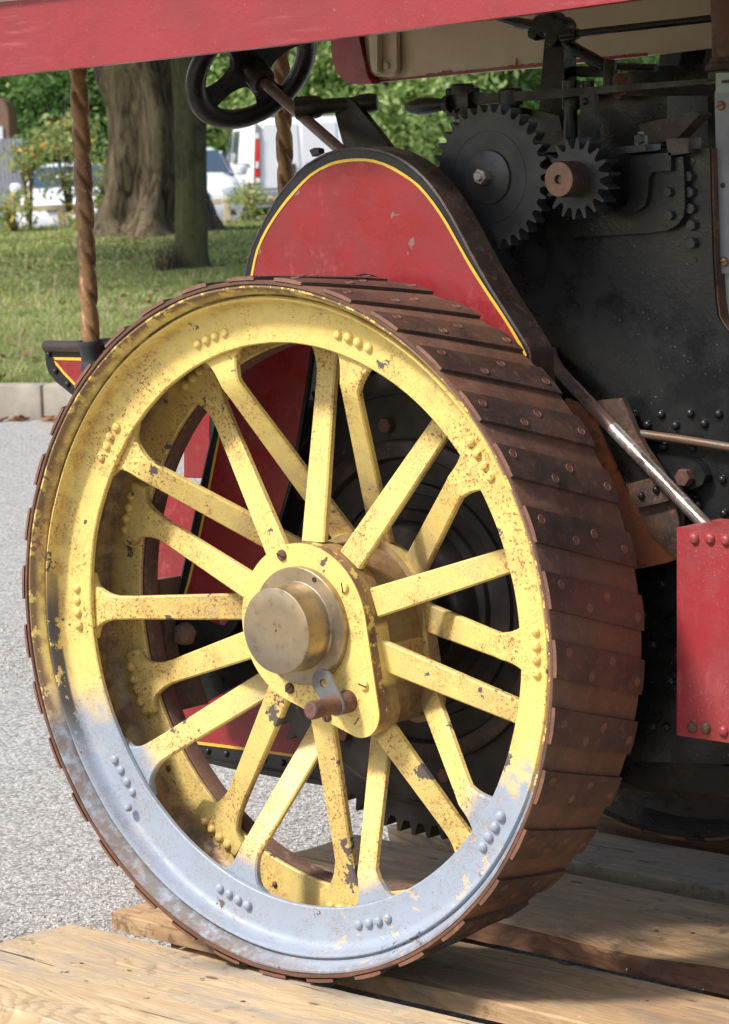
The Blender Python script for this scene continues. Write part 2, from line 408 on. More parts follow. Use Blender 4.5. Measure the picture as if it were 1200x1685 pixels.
WHEEL = B('rear_wheel', bm, mat['wheel'], ENG, 40)
bm = NB(); add_lathe(bm, (0, 0, 0), (0, 1, 0), [(.3725, .1535), (.3718, .1545), (.3715, .179), (.3735, .1805), (.395, .1805), (.395, .1535)], NR, closed=True)
B('brake_ring', bm, mat['dustin'], WHEEL, 40)
RT0, TAP = .4572, .050
def rt(y): return RT0-TAP*max(y, 0)
bm = NB()
prof = [(.4515, 0), (RT0-.0012, 0), (RT0, .0012), (rt(.1), .1), (rt(.199), .199), (.4512-.008, .2), (.4445, .2)]
prof = [(.4517, .001), (.4523, -.0005), (RT0-.0012, -.0005), (RT0, .0012), (rt(.1), .1), (rt(.2), .2), (.4445, .2), (.4515, .01)]
add_lathe(bm, (0, 0, 0), (0, 1, 0), prof, NR, closed=True)
for v in bm.verts:
    k = 1+.0010*pnoise(v.co*22)+.0006*pnoise(v.co*70); v.co.x *= k; v.co.z *= k
B('tyre', bm, mat['band'], WHEEL, 40)

# strakes
def strake_mesh(seed):
    bm = NB(); nw, nl = 4, 8; w0 = math.radians(5.75); sk = math.radians(-7.1); g = {}
    for top in (0, 1):
        for i in range(nw+1):
            for j in range(nl+1):
                v = i/nw; u = j/nl; y = -.0015+.2025*u
                t = v*w0+sk*u
                r = rt(y)+(.0056 if top else .0001)
                if top and (i in (0, nw)): r -= .0007
                if top and (j in (0, nl)): r -= .0006
                yy = y+(.0007 if j == 0 and top else 0)
                r += .0005*pnoise(Vector((t*60+seed*7, u*4, seed)))*top
                g[top, i, j] = bm.verts.new((r*math.cos(t), yy, r*math.sin(t)))
    for i in range(nw):
        for j in range(nl):
            face(bm, [g[1, i, j], g[1, i, j+1], g[1, i+1, j+1], g[1, i+1, j]])
    ends = []
    for j in range(nl):
        face(bm, [g[0, 0, j], g[0, 0, j+1], g[1, 0, j+1], g[1, 0, j]]); face(bm, [g[0, nw, j+1], g[0, nw, j], g[1, nw, j], g[1, nw, j+1]])
    for i in range(nw):
        ends.append(face(bm, [g[0, i+1, 0], g[0, i, 0], g[1, i, 0], g[1, i+1, 0]])); face(bm, [g[0, i, nl], g[0, i+1, nl], g[1, i+1, nl], g[1, i, nl]])
    for f in ends: f.material_index = 2
    nf = len(bm.faces)
    rr = random.Random(seed)
    for u, v in ((.12, .68), (.40, .30), (.60, .72), (.91, .38)):
        u += rr.uniform(-.02, .02); v += rr.uniform(-.08, .08)
        y = -.0015+.2025*u; t = v*w0+sk*u; r = rt(y)+.0053
        d = Vector((math.cos(t), 0, math.sin(t)))
        add_lathe(bm, d*r+Vector((0, y, 0)), d, [(.0064, 0), (.0061, .0011), (.0050, .0012), (.0046, .0007), (0, .0012)], 12)
    bm.faces.ensure_lookup_table()
    for k, f in enumerate(bm.faces):
        if k >= nf: f.material_index = 1
    bmesh.ops.recalc_face_normals(bm, faces=bm.faces)
    me = bpy.data.meshes.new('strake'); bm.to_mesh(me); bm.free()
    me.materials.append(mat['strake']); me.materials.append(mat['strakerivet']); me.materials.append(mat['tyre'])
    me.polygons.foreach_set('use_smooth', [True]*len(me.polygons)); me.set_sharp_from_angle(angle=math.radians(30))
    return me
SM = [strake_mesh(s) for s in range(5)]
for k in range(35):
    o = mesh_obj('strake', SM[(k*3) % 5], WHEEL)
    o.rotation_euler = (0, -math.radians(8.1+k*360/35+random.uniform(-.25, .25)), 0)

# spokes
def spoke_mesh(yo, yi, th, name):
    bm = NB(); st = []
    for r in (.108, .113, .16, .22, .28, .315, .333, .344, .353, .361, .368, .374, .380, .388, .400, .4035):
        f = max(0, min(1, (r-.325)/.055)); hw = .0198-.0035*(r-.108)/.2 if r < .32 else .0163
        hw += .030*(1-math.sqrt(max(0, 1-f*f))) if f < 1 else .030
        if r > .381: hw = .0468
        if r >= .403: hw = .0455
        y = yo if r > .335 else yo+(yi-yo)*(.335-r)/(.335-.108)
        st.append((r, hw, y))
    rings = []
    for r, hw, y in st:
        h = th/2; b = .0022
        # the foot follows the curve of the ring
        cs = [(-hw+b, -h), (hw-b, -h), (hw, -h+b), (hw, h-b), (hw-b, h), (-hw+b, h), (-hw, h-b), (-hw, -h+b)]
        ring = []
        for z, yy in cs:
            x = r
            if r > .37: x = math.sqrt(max(r*r-z*z, .01))
            ring.append(bm.verts.new((x, y+yy, z)))
        rings.append(ring)
    for a, b in zip(rings, rings[1:]):
        for k in range(8): face(bm, [a[k], a[(k+1) % 8], b[(k+1) % 8], b[k]])
    face(bm, rings[0][::-1]); face(bm, rings[-1])
    bmesh.ops.recalc_face_normals(bm, faces=bm.faces)
    me = bpy.data.meshes.new(name); bm.to_mesh(me); bm.free(); me.materials.append(mat['wheel'])
    me.polygons.foreach_set('use_smooth', [True]*len(me.polygons)); me.set_sharp_from_angle(angle=math.radians(40))
    return me
mA = spoke_mesh(.0600, .197, .0115, 'spoke')
mB = spoke_mesh(.1380, .098, .0115, 'spoke')
for k in range(10):
    o = mesh_obj('spoke', mA, WHEEL); o.rotation_euler = (0, -math.radians(k*36), 0)
    o = mesh_obj('spoke', mB, WHEEL); o.rotation_euler = (0, -math.radians(k*36+18), 0)

# rivets
def dome(r, h, m_, name='rivet', n=12):
    bm = NB(); add_lathe(bm, (0, 0, 0), (0, -1, 0), [(r*1.04, -.001), (r, .0004), (r*.93, h*.45), (r*.72, h*.78), (r*.4, h*.96), (0, h)], n)
    bmesh.ops.recalc_face_normals(bm, faces=bm.faces)
    me = bpy.data.meshes.new(name); bm.to_mesh(me); bm.free(); me.materials.append(m_)
    me.polygons.foreach_set('use_smooth', [True]*len(me.polygons)); return me
RV = dome(.0069, .0058, mat['wheel'])
def near_flange_y(r): return .0452
for k in range(10):
    for j in range(4):
        for side in (0, 1):
            a = math.radians(k*36+18*side)+(j-1.5)*.0174/.399+random.uniform(-.002, .002)
            r = (.3985 if not side else .3990)+random.uniform(-.001, .001)
            y = .0452 if not side else .1322
            o = mesh_obj('rivet', RV, WHEEL, loc=(r*math.cos(a), y, r*math.sin(a)))
            s = random.uniform(.93, 1.08); o.scale = (s, s*random.uniform(.85, 1.1), s)
for px, py in ((124, 745), (212, 1329)):
    q = Y(px, py, .034); o = mesh_obj('rivet', RV, WHEEL, loc=q); o.scale = (.8, 1.2, .8)
RVd = dome(.0075, .012, mat['rivetrust'], 'bolt_head', 8)
for px, py in ((282, 1263), (457, 1454)):
    o = mesh_obj('bolt_head', RVd, WHEEL, loc=Y(px, py, .150)); o.scale = (.75, .8, .75)

# hub
def teardrop(R1, c2, R2, n=64):
    pts = []
    for k in range(n):
        a = 2*PI*k/n; pts.append((R1*math.cos(a), R1*math.sin(a)))
        pts.append((c2[0]+R2*math.cos(a), c2[1]+R2*math.sin(a)))
    pts = sorted(set(pts)); 
    def half(ps):
        h = []
        for q in ps:
            while len(h) > 1 and (h[-1][0]-h[-2][0])*(q[1]-h[-2][1])-(h[-1][1]-h[-2][1])*(q[0]-h[-2][0]) <= 1e-9: h.pop()
            h.append(q)
        return h
    lo_, up_ = half(pts), half(pts[::-1])
    return lo_[:-1]+up_[:-1]
def tear(name, R1, c2, R2, y0, y1, bev, parent):
    bm = NB(); add_prism(bm, [Vector((a, y0, b)) for a, b in teardrop(R1, c2, R2)], (0, y1-y0, 0))
    bevel(bm, bev, 2, 50)
    return B(name, bm, mat['wheel'], parent)
tear('hub_plate', .1085, (.0905, -.1075), .0345, .068, .085, .0016, WHEEL)
tear('hub_ring', .1075, (.0905, -.1075), .0335, .0854, .112, .002, WHEEL)
tear('hub_barrel', .099, (.087, -.103), .032, .112, .186, .001, WHEEL)
tear('hub_flange', .1085, (.0905, -.1075), .0345, .1862, .208, .002, WHEEL)
bm = NB()
add_lathe(bm, (0, .0685, 0), (0, -1, 0), [(.0785, 0), (.0785, .0105), (.0775, .0115), (.0600, .0118), (.0588, .0128), (.0580, .015), (.0577, .0515), (.0566, .0542), (.0552, .0549), (.030, .0545), (.0022, .0541), (.0018, .052), (0, .052)], 72)
B('hub_cap', bm, mat['brass'], WHEEL)
for px, py in ((517.5, 954), ):
    ycyl('cap_hole', .0560, .0580, .0035, mat['oily'], WHEEL, (Y(px, py, .057).x, Y(px, py, .057).z), 12, .0002)
# slotted screws
def screw_mesh(r, h, m_, slot=True, ang=.5):
    bm = NB(); add_lathe(bm, (0, 0, 0), (0, -1, 0), [(r, -.002), (r, h*.4), (r*.8, h*.85), (r*.3, h), (0, h)], 18)
    nf = len(bm.faces)
    if slot: add_box(bm, (0, -h*.82, 0), (r*1.7, h*.5, r*.22), Matrix.Rotation(ang, 3, 'Y'))
    for k, f in enumerate(bm.faces): f.material_index = 1 if k >= nf else 0
    bmesh.ops.recalc_face_normals(bm, faces=bm.faces)
    me = bpy.data.meshes.new('screw'); bm.to_mesh(me); bm.free(); me.materials.append(m_); me.materials.append(mat['oily'])
    me.polygons.foreach_set('use_smooth', [True]*len(me.polygons)); me.set_sharp_from_angle(angle=math.radians(40)); return me
for k, (x, z) in enumerate(((-.032, .091), (.074, .055), (-.027, -.087), (.102, -.071), (.036, -.119), (.088, -.120))):
    o = mesh_obj('screw', screw_mesh(.0075, .0045 if k < 5 else .0015, mat['wheel'] if k % 2 else mat['rivetrust'], True, .4+k), WHEEL, loc=(x, .0678, z))
# crank pin and its link plate
bm = NB(); add_lathe(bm, (.074, .068, -.095), (0, -1, 0), [(.0150, 0), (.0150, .021), (.0140, .023), (.0125, .0235), (.0125, .030), (.0118, .031), (.0114, .044), (.0118, .060), (.0124, .070), (.0118, .075), (.0095, .0775), (0, .078)], 28)
B('crank_pin', bm, mat['pin'], WHEEL)
bm = NB(); cx, cz = Y(531, 1124, .040).x, Y(531, 1124, .040).z; n = 28; hol = []; out = []
c0 = Vector((cx, 0, cz)); c1 = Vector((.074, 0, -.095)); ax = (c1-c0); 
for y in (.040, .0435):
    o_, h_ = [], []
    for k in range(n):
        a = 2*PI*k/n; d = Vector((math.cos(a), 0, math.sin(a)))
        base = c0 if d.dot(ax) < 0 else c1; rad = .0185 if d.dot(ax) < 0 else .015
        o_.append(bm.verts.new(base+d*rad+Vector((0, y, 0)))); h_.append(bm.verts.new(c0+d*.006+Vector((.001, y, 0))))
    out.append(o_); hol.append(h_)
for k in range(n):
    j = (k+1) % n
    for i in (0, 1): face(bm, [out[i][k], out[i][j], hol[i][j], hol[i][k]])
    face(bm, [out[0][k], out[0][j], out[1][j], out[1][k]]); face(bm, [hol[0][j], hol[0][k], hol[1][k], hol[1][j]])
B('link_plate', bm, mat['zinc'], WHEEL, 30)

# ---- far rear wheel: a plainer copy, seen only under the belly ------------------
bm = NB()
add_lathe(bm, (0, .92, 0), (0, 1, 0), [(.4480, .0), (RT0, .0), (RT0, .2), (.4480, .2), (.437, .155), (.37, .155), (.37, .145), (.437, .145), (.437, .055), (.37, .055), (.37, .045), (.437, .045)], 96, closed=True)
FARW = B('far_rear_wheel', bm, mat['oily'], ENG, 40)
for k in range(10):
    o = mesh_obj('spoke', mA, FARW); o.rotation_euler = (0, -math.radians(k*36), 0); o.location = (0, .92, 0)
for k in range(35):
    o = mesh_obj('strake', SM[k % 5], FARW); o.rotation_euler = (0, -math.radians(k*360/35), 0); o.location = (0, .92, 0)
bm = NB(); add_tube(bm, [(0, .2, 0), (0, 1.12, 0)], .034, 24); B('axle', bm, mat['oily'], ENG)

# ---- final drive gear -------------------------------------------------------
def gear_mesh(cx, cz, y0, y1, rroot, rtip, nt, hole=0, sh=.5, ph=0):
    bm = NB(); pts = []
    for k in range(nt):
        for f, r in ((-.30, rroot), (-.20, rroot+(rtip-rroot)*.35), (-.105, rtip-(rtip-rroot)*.10), (-.06, rtip), (.06, rtip), (.105, rtip-(rtip-rroot)*.10), (.20, rroot+(rtip-rroot)*.35), (.30, rroot), (.4, rroot-.0008), (.5, rroot-.0011), (.6, rroot-.0008)):
            a = 2*PI*(k+f+ph)/nt; pts.append(Vector((cx+r*math.cos(a), y0, cz+r*math.sin(a))))
    n = len(pts); c0_, c1_ = bm.verts.new((cx, y0, cz)), bm.verts.new((cx, y1, cz))
    A = [bm.verts.new(p) for p in pts]; Bv = [bm.verts.new(p+Vector((0, y1-y0, 0))) for p in pts]
    for i in range(n):
        j = (i+1) % n
        face(bm, [c0_, A[j], A[i]]); face(bm, [c1_, Bv[i], Bv[j]]); face(bm, [A[i], A[j], Bv[j], Bv[i]])
    return bm
GEAR = B('final_drive_gear', gear_mesh(0, 0, .31, .35, .318, .336, 80, ph=.15), mat['gearbig'], ENG, 25)
bm = NB(); add_lathe(bm, (0, .3105, 0), (0, -1, 0), [(.224, 0), (.223, .010), (.219, .012), (.200, .012), (.197, .008), (.196, 0)], 96); B('gear_ring', bm, mat['brownband'], GEAR, 30)
bm = NB(); add_lathe(bm, (0, .3105, 0), (0, -1, 0), [(.292, 0), (.2915, .003), (.286, .004), (.284, 0)], 96); B('gear_ring', bm, mat['gearbig'], GEAR, 30)
bm = NB(); add_lathe(bm, (0, .3105, 0), (0, -1, 0), [(.165, 0), (.163, .006), (.150, .008), (.148, .004), (.128, .004), (.126, .012), (.112, .012), (.108, .040), (.104, .046), (.070, .047), (.068, .052), (.030, .053)], 96); B('gear_boss', bm, mat['gearbig'], GEAR, 30)
hexb = NB(); add_lathe(hexb, (0, 0, 0), (0, -1, 0), [(.0115, -.001), (.0115, .008), (.0105, .0095), (0, .0095)], 6); bmesh.ops.recalc_face_normals(hexb, faces=hexb.faces)
HX = bpy.data.meshes.new('bolt'); hexb.to_mesh(HX); hexb.free(); HX.materials.append(mat['rivetrust'])
for k in range(8):
    a = math.radians(-80+k*45); mesh_obj('bolt', HX, GEAR, loc=(.245*math.cos(a), .3095, .245*math.sin(a)))

# ---- gear guard -------------------------------------------------------------
outer = [(250, 1120), (285, 1012), (299, 955), (319, 860), (333, 792), (345, 738), (367, 642), (387, 545), (405, 452), (413, 415), (427, 383), (452, 334), (476, 302), (502, 276), (536, 256), (565, 248.5), (597, 247), (628, 252), (655, 263), (681, 281), (708, 309), (738, 354), (770, 414), (800, 468), (838, 528), (866, 573), (870, 592), (873, 640), (875, 700), (873, 800)]
inner = [(860, 800), (850, 700), (830, 610), (770, 540), (700, 485), (655, 458), (626, 451), (613, 443.5), (600, 441), (588, 443.5), (575, 452), (545, 480), (518, 560), (507, 640), (496, 708), (482, 790), (462, 858), (440, 915), (412, 985), (385, 1035), (330, 1085)]
GUARD = plate('gear_guard', outer+inner, .2352, .006, mat['black'], ENG, .001)
# the curved edge plate
bm = NB(); P0 = [Y(a, b, .2350) for a, b in smooth_poly(outer[2:], 2)]
for i in range(len(P0)): pass
n = len(P0); rows = []
for i, q in enumerate(P0):
    d = (P0[min(i+1, n-1)]-P0[max(i-1, 0)]).normalized(); nn = Vector((-d.z, 0, d.x))
    if nn.dot(q-Vector((0, .235, .1))) < 0: nn = -nn
    rows.append([bm.verts.new(q+nn*a+Vector((0, b, 0))) for a, b in ((.0005, .0), (.0036, .0012), (.0038, .0490), (.0, .050), (.0002, .003))])
for a, b in zip(rows, rows[1:]):
    for k in range(5): face(bm, [a[k], b[k], b[(k+1) % 5], a[(k+1) % 5]])
face(bm, rows[0]); face(bm, rows[-1][::-1])
B('guard_edge', bm, mat['brownband'], GUARD, 35)
yl = [(296, 1005), (308, 968), (317, 933), (328, 884), (337, 842), (346, 795), (356, 743), (378, 642), (398, 545), (415, 452), (424, 412), (440, 377), (463, 342), (486, 314), (512, 288), (540, 272), (565, 265), (600, 263), (632, 270), (665, 288), (690, 307), (714, 336), (737, 371), (770, 430), (800, 478), (830, 523), (856, 566), (866, 586)]
yl2 = smooth_poly(yl, 2)
redp = yl[:-1]+[(850, 660), (820, 615), (765, 548), (700, 495), (655, 467), (629, 460), (615, 452.5), (600, 450), (587, 452.5), (572, 461), (540, 488), (513, 560), (502, 640), (491, 708), (477, 790), (457, 858), (434, 915), (404, 985), (370, 1030)]
plate('guard_panel', redp, .2342, .001, mat['red'], GUARD, 0)
ribbon('lining', yl2, .2341, .0040, .0007, mat['yellow'], GUARD)
plate('guard_lug', [(514, 258), (509, 247), (517, 243), (524, 245), (525, 252)], .24, .012, mat['brownband'], GUARD, .001)

# ---- bunker and tank side -----------------------------------------------------
BUNK = plate('coal_bunker', [(74, 572), (76, 600), (80, 612), (92, 628), (125, 655), (180, 690), (240, 722), (303, 745), (303, 786), (345, 787), (420, 700), (430, 575)], .36, .006, mat['black'], ENG, .0008)
plate('bunker_panel', [(90, 592), (98, 603), (128, 636), (190, 676), (290, 724), (303, 736), (303, 785), (344, 786), (346, 600)], .3593, .001, mat['red'], BUNK, 0)
ribbon('lining', [(330, 600), (240, 596), (140, 591), (89, 590), (93, 598), (106, 614), (128, 637), (190, 677), (303, 731)], .3592, .0042, .0008, mat['yellow'], BUNK)
bm = NB(); q0 = Y(74, 570, .362)
add_tube(bm, [q0+Vector((-.004, .40, 0)), q0+Vector((-.004, .02, 0)), q0+Vector((-.001, .004, 0)), q0+Vector((.006, -.002, 0)), q0+Vector((.35, -.002, 0))], [.003, .004, .0085, .0095, .0095], 12)
B('bunker_coping', bm, mat['zinc'] if False else mat['brownband'], BUNK)
bm = NB(); add_box(bm, q0+Vector((.012, .203, -.018)), (.004, .39, .036)); B('bunker_end_wall', bm, mat['red'], BUNK, 0)
bm = NB(); add_box(bm, q0+Vector((.25, .405, -.045)), (.5, .004, .09)); B('bunker_far_wall', bm, mat['red'], BUNK, 0)
RS = dome(.0050, .005, mat['black']); RO = dome(.0052, .0045, mat['oily'])
for px, py in ((81, 583), (92, 611), (112, 632), (150, 655)):
    mesh_obj('rivet', RS, BUNK, loc=Y(px, py, .3598))
TANK = plate('water_tank', [(215, 802), (250, 796), (560, 812), (560, 1296), (465, 1277), (380, 1261), (318, 1248), (285, 1215), (250, 1130), (225, 1000)], .36, .02, mat['black'], ENG, .001)
plate('tank_panel', [(222, 804), (540, 816), (540, 1252), (440, 1236), (378, 1228), (322, 1221), (290, 1180), (262, 1100), (236, 1000)], .3592, .001, mat['red'], TANK, 0)
ribbon('lining', [(262, 1100), (290, 1181), (322, 1222), (378, 1229), (440, 1237), (500, 1246)], .3591, .0042, .0008, mat['yellow'], TANK)
for px, py in ((343, 1236), (373, 1240), (404, 1245), (435, 1250), (466, 1255)):
    mesh_obj('rivet', RO, TANK, loc=Y(px, py, .3598))
plate('tank_angle', [(318, 1243), (380, 1256), (465, 1272), (560, 1291), (560, 1298), (465, 1281), (380, 1265), (316, 1250)], .352, .03, mat['oily'], TANK, .001)

# ---- brake block behind the wheel ----------------------------------------------
BR = plate('brake_block', [(226, 958), (262, 955), (268, 1000), (273, 1060), (284, 1115), (301, 1168), (266, 1172), (250, 1120), (238, 1060)], .212, .055, mat['blockrust'], ENG, .002)
bm = NB(); q = Y(320, 1040, .25); add_lathe(bm, q+Vector((0, .03, 0)), (0, -1, 0), [(.024, 0), (.024, .03), (.020, .034), (.017, .036), (.017, .055), (.014, .06), (0, .06)], 20)
for v in bm.verts: v.co += Vector([pnoise(v.co*90+Vector((i*9, 0, 0)))*.0025 for i in range(3)])
B('brake_pin', bm, mat['blockrust'], BR)
plate('brake_hanger', [(300, 1000), (400, 1010), (402, 1042), (330, 1060), (300, 1120), (292, 1040)], .285, .02, mat['oily'], BR)
plate('brake_beam', [(300, 1070), (420, 1060), (440, 1100), (330, 1160), (312, 1150)], .30, .008, mat['oily'], BR)

# ---- barley twist canopy posts ---------------------------------------------------
def barley(x, y, z0, z1, rad, pitch, ph):
    bm = NB(); n = 36; ns = int((z1-z0)/.0035); rings = []
    for i in range(ns+1):
        z = z0+(z1-z0)*i/ns; ring = []
        for k in range(n):
            a = 2*PI*k/n; t = 2*PI*z/pitch+ph
            c = math.cos(2*(a+t)/1); r = rad*(.52+.48*min(1, 1.45*abs(math.cos(a+t)))**.75)
            # each lobe sits off the axis so the outline sways
            ring.append(bm.verts.new((x+r*math.cos(a), y+r*math.sin(a), z)))
        rings.append(ring)
    for a, b in zip(rings, rings[1:]):
        for k in range(n): face(bm, [a[k], a[(k+1) % n], b[(k+1) % n], b[k]])
    face(bm, rings[0][::-1]); face(bm, rings[-1])
    return bm
POST = B('canopy_post', barley(-.637, .33, .345, .80, .0140, .112, .3), mat['barley'], ENG, 60)
bm = NB(); add_lathe(bm, (-.637, .33, .347), (0, 0, -1), [(.0195, -.002), (.0200, .002), (.0195, .006), (.0175, .011), (.0165, .022), (.0155, .030), (.0175, .034), (.0175, .045), (.0165, .048), (.0165, .075), (.0, .075)], 28)
B('post_socket', bm, mat['gear'], POST)
POST2 = B('canopy_post', barley(-.637, .79, .345, .80, .0140, .112, 1.5), mat['barley'], ENG, 60)

# ---- canopy ---------------------------------------------------------------------
FAS = plate('canopy_fascia', [(-160, 142), (-60, 132), (0, 125), (150, 109), (300, 92.5), (450, 75.5), (600, 57), (750, 38), (900, 19), (1060, -3), (1180, -20), (1420, -54), (1420, -175), (600, -66), (100, -5), (0, 3), (-160, 18)], .10, .022, mat['redwood'], ENG, .0022)
bm = NB()
add_prism(bm, [Vector((-.80, .08, .8565)), Vector((1.5, .08, .895)), Vector((1.5, 1.03, .895)), Vector((-.80, 1.03, .8565))], (0, 0, .02))
bevel(bm, .002); B('canopy_roof', bm, mat['cream'], ENG, 30)
FAS2 = plate('canopy_fascia', [(590, 138), (650, 132), (800, 117.5), (880, 112), (990, 99), (1065, 91), (1300, 62), (1300, -60), (590, 25)], 1.0, .022, mat['cream'], ENG, .001)
rb = []
for i in range(260):
    x = 606+i*(1066-606)/259; y = 138-(x-590)*.0985
    rb.append((x, y))
bm = NB(); rr = random.Random(5); prev = None
for i, (x, y) in enumerate(rb):
    h = (4.5+3*abs(pnoise(Vector((x*.06, 0, 0)))) + (12 if abs(x-851) < 1.8 else 0)+(3 if abs(x-735) < 8 else 0)+2.2*pnoise(Vector((x*.35, 3, 0))))*(.6 if x < 700 else 1)
    a, b = bm.verts.new(Y(x, y-h, .9990)), bm.verts.new(Y(x, y+.8, .9990))
    if prev: face(bm, [prev[0], a, b, prev[1]])
    prev = (a, b)
B('red_overpaint', bm, mat['red'], FAS2, 0)
FE = plate('fascia_end_board', [(543, 30), (545, 80), (548, 104), (556, 121), (566, 132), (578, 138.5), (612, 138), (604, 122), (600, 104), (590, 70), (586, 30)], .975, .024, mat['redwood'], ENG, .002)
plate('end_board_side', [(571, 30), (574, 60), (579, 90), (585, 128), (606, 129), (600, 104), (592, 70), (587, 30)], .972, .002, mat['red'], FE, .0)
BRK = plate('canopy_bracket', [(597, 40), (604, 95), (609, 118), (618, 126), (640, 127), (649, 123), (653, 112), (652.5, 90), (652, 40)], .985, .010, mat['cream'], FE, .002)
plate('bracket_flange', [(606, 40), (609, 100), (612, 117), (617, 121), (621, 118), (621, 40)], .970, .014, mat['cream'], BRK, .001)
o = mesh_obj('bolt', HX, BRK, loc=Y(637, 108, .984)); o.scale = (.55, .5, .55)
o.data = HX.copy(); o.data.materials.clear(); o.data.materials.append(mat['cream'])
plate('canopy_bracket', [(852, 50), (853, 80), (858, 92), (866, 97), (900, 95), (900, 45)], .985, .010, mat['cream'], FAS2, .002)

# ---- steering wheel ---------------------------------------------------------------
n_ = (RT*.50-UP*.66-FW*.56).normalized(); cS = Y(414, 111, .55)
e1 = (n_.cross(FW)).normalized(); e2 = n_.cross(e1).normalized()
bm = NB(); nn = 48; rings = []
for i in range(nn):
    a = 2*PI*i/nn; d = e1*math.cos(a)+e2*math.sin(a)
    rings.append([bm.verts.new(cS+d*(.096+.0165*math.cos(b))+n_*.013*math.sin(b)) for b in [2*PI*k/10 for k in range(10)]])
for i in range(nn):
    a, b = rings[i], rings[(i+1) % nn]
    for k in range(10): face(bm, [a[k], b[k], b[(k+1) % 10], a[(k+1) % 10]])
SW = B('steering_wheel', bm, mat['oily'], ENG, 60)
_d = -RT*.80-UP*.60; _d = _d-n_*_d.dot(n_); A0 = math.atan2(_d.dot(e2), _d.dot(e1))
for q in range(4):
    a0 = A0+q*PI/2; bm = NB(); st = []
    for t in range(9):
        f = t/8; r = .014+f*.080; hw = .019+.022*(abs(2*f-1.0)**2.5); a = a0
        d = e1*math.cos(a)+e2*math.sin(a); s_ = n_.cross(d)
        st.append([bm.verts.new(cS+d*r+s_*x*hw+n_*(z*.0045-.002*(1-f))) for x, z in ((-1, -.4), (-.8, 1), (.8, 1), (1, -.4), (.7, -1), (-.7, -1))])
    for a, b in zip(st, st[1:]):
        for k in range(6): face(bm, [a[k], b[k], b[(k+1) % 6], a[(k+1) % 6]])
    face(bm, st[0]); face(bm, st[-1][::-1]); B('spoke', bm, mat['oily'], SW, 40)
bm = NB(); add_lathe(bm, cS-n_*.02, n_, [(0, 0), (.018, 0), (.021, .004), (.021, .055), (.017, .062), (.0, .062)], 24); B('hub', bm, mat['oily'], SW)
shA = cS+n_*.04; shB = Y(578, 262, .40)
bm = NB(); add_tube(bm, [shA, shA+(shB-shA)*.5, shB], .0085, 16); B('steering_shaft', bm, mat['rodbrown'], SW)
m1 = Y(491, 178, .47)
bm = NB(); ax_ = (Y(600, 170, .52)-m1).normalized()
add_lathe(bm, m1-ax_*.004, ax_, [(0, 0), (.0155, 0), (.0170, .0015), (.0170, .030), (.0150, .036), (.0112, .042), (.0108, .088), (.0135, .096), (.0145, .110), (.012, .122), (0, .124)], 24)
B('shaft_bearing', bm, mat['oily'], ENG)
plate('steering_bracket', [(548, 172), (556, 163), (572, 162), (585, 170), (640, 240), (655, 262), (575, 262), (563, 232), (556, 205)], .50, .012, mat['oily'], ENG, .001)

# ---- spur gear and pinion ------------------------------------------------------------
g = Y(805, 291, .33)
SPUR = B('spur_gear', gear_mesh(g.x, g.z, .330, .350, .0862, .0968, 34, ph=.3), mat['gear'], ENG, 25)
bm = NB(); add_lathe(bm, (g.x, .3305, g.z), (0, -1, 0), [(.0365, 0), (.0360, .004), (.034, .005), (0, .005)], 40); B('washer', bm, mat['gear'], SPUR, 30)
bm = NB(); add_lathe(bm, (g.x, .3305, g.z), (0, -1, 0), [(.062, 0), (.0615, .0012), (.0600, .0012), (.0595, 0)], 64); B('gear_ring', bm, mat['gear'], SPUR, 30)
o = mesh_obj('nut', HX, SPUR, loc=(g.x-.004, .325, g.z+.001)); o.scale = (.95, 1.3, .95); o.rotation_euler = (0, .3, 0); o.data = HX.copy(); o.data.materials.clear(); o.data.materials.append(mat['steel'])
ycyl('stud_end', .308, .316, .006, mat['steel'], SPUR, (g.x-.004, g.z+.001), 14)
g2 = Y(947, 294, .338)
PIN = B('pinion', gear_mesh(g2.x, g2.z, .338, .366, .0400, .0535, 18, ph=.25), mat['gear'], ENG, 25)
bm = NB(); add_lathe(bm, (g2.x, .345, g2.z), (0, -1, 0), [(.0235, 0), (.0235, .040), (.0225, .0435), (.0060, .0445), (.0052, .040), (0, .039)], 32); B('pinion_boss', bm, mat['brownband'], PIN)
bm = NB(); add_lathe(bm, (g2.x, .3012, g2.z), (0, -1, 0), [(.0222, -.001), (.0220, .0006), (.0062, .001), (.0055, -.004), (0, -.004)], 32); B('shaft_end', bm, rusty('orange brown shaft end', (.26, .12, .07), (.17, .09, .06), (.38, .14, .06), .5), PIN)
bm = NB(); add_tube(bm, [(g2.x, .36, g2.z), (g2.x, .75, g2.z)], .02, 20); B('crankshaft', bm, mat['oily'], ENG)
bm = NB(); add_tube(bm, [(g.x, .36, g.z), (g.x, .75, g.z)], .018, 20); B('countershaft', bm, mat['oily'], ENG)

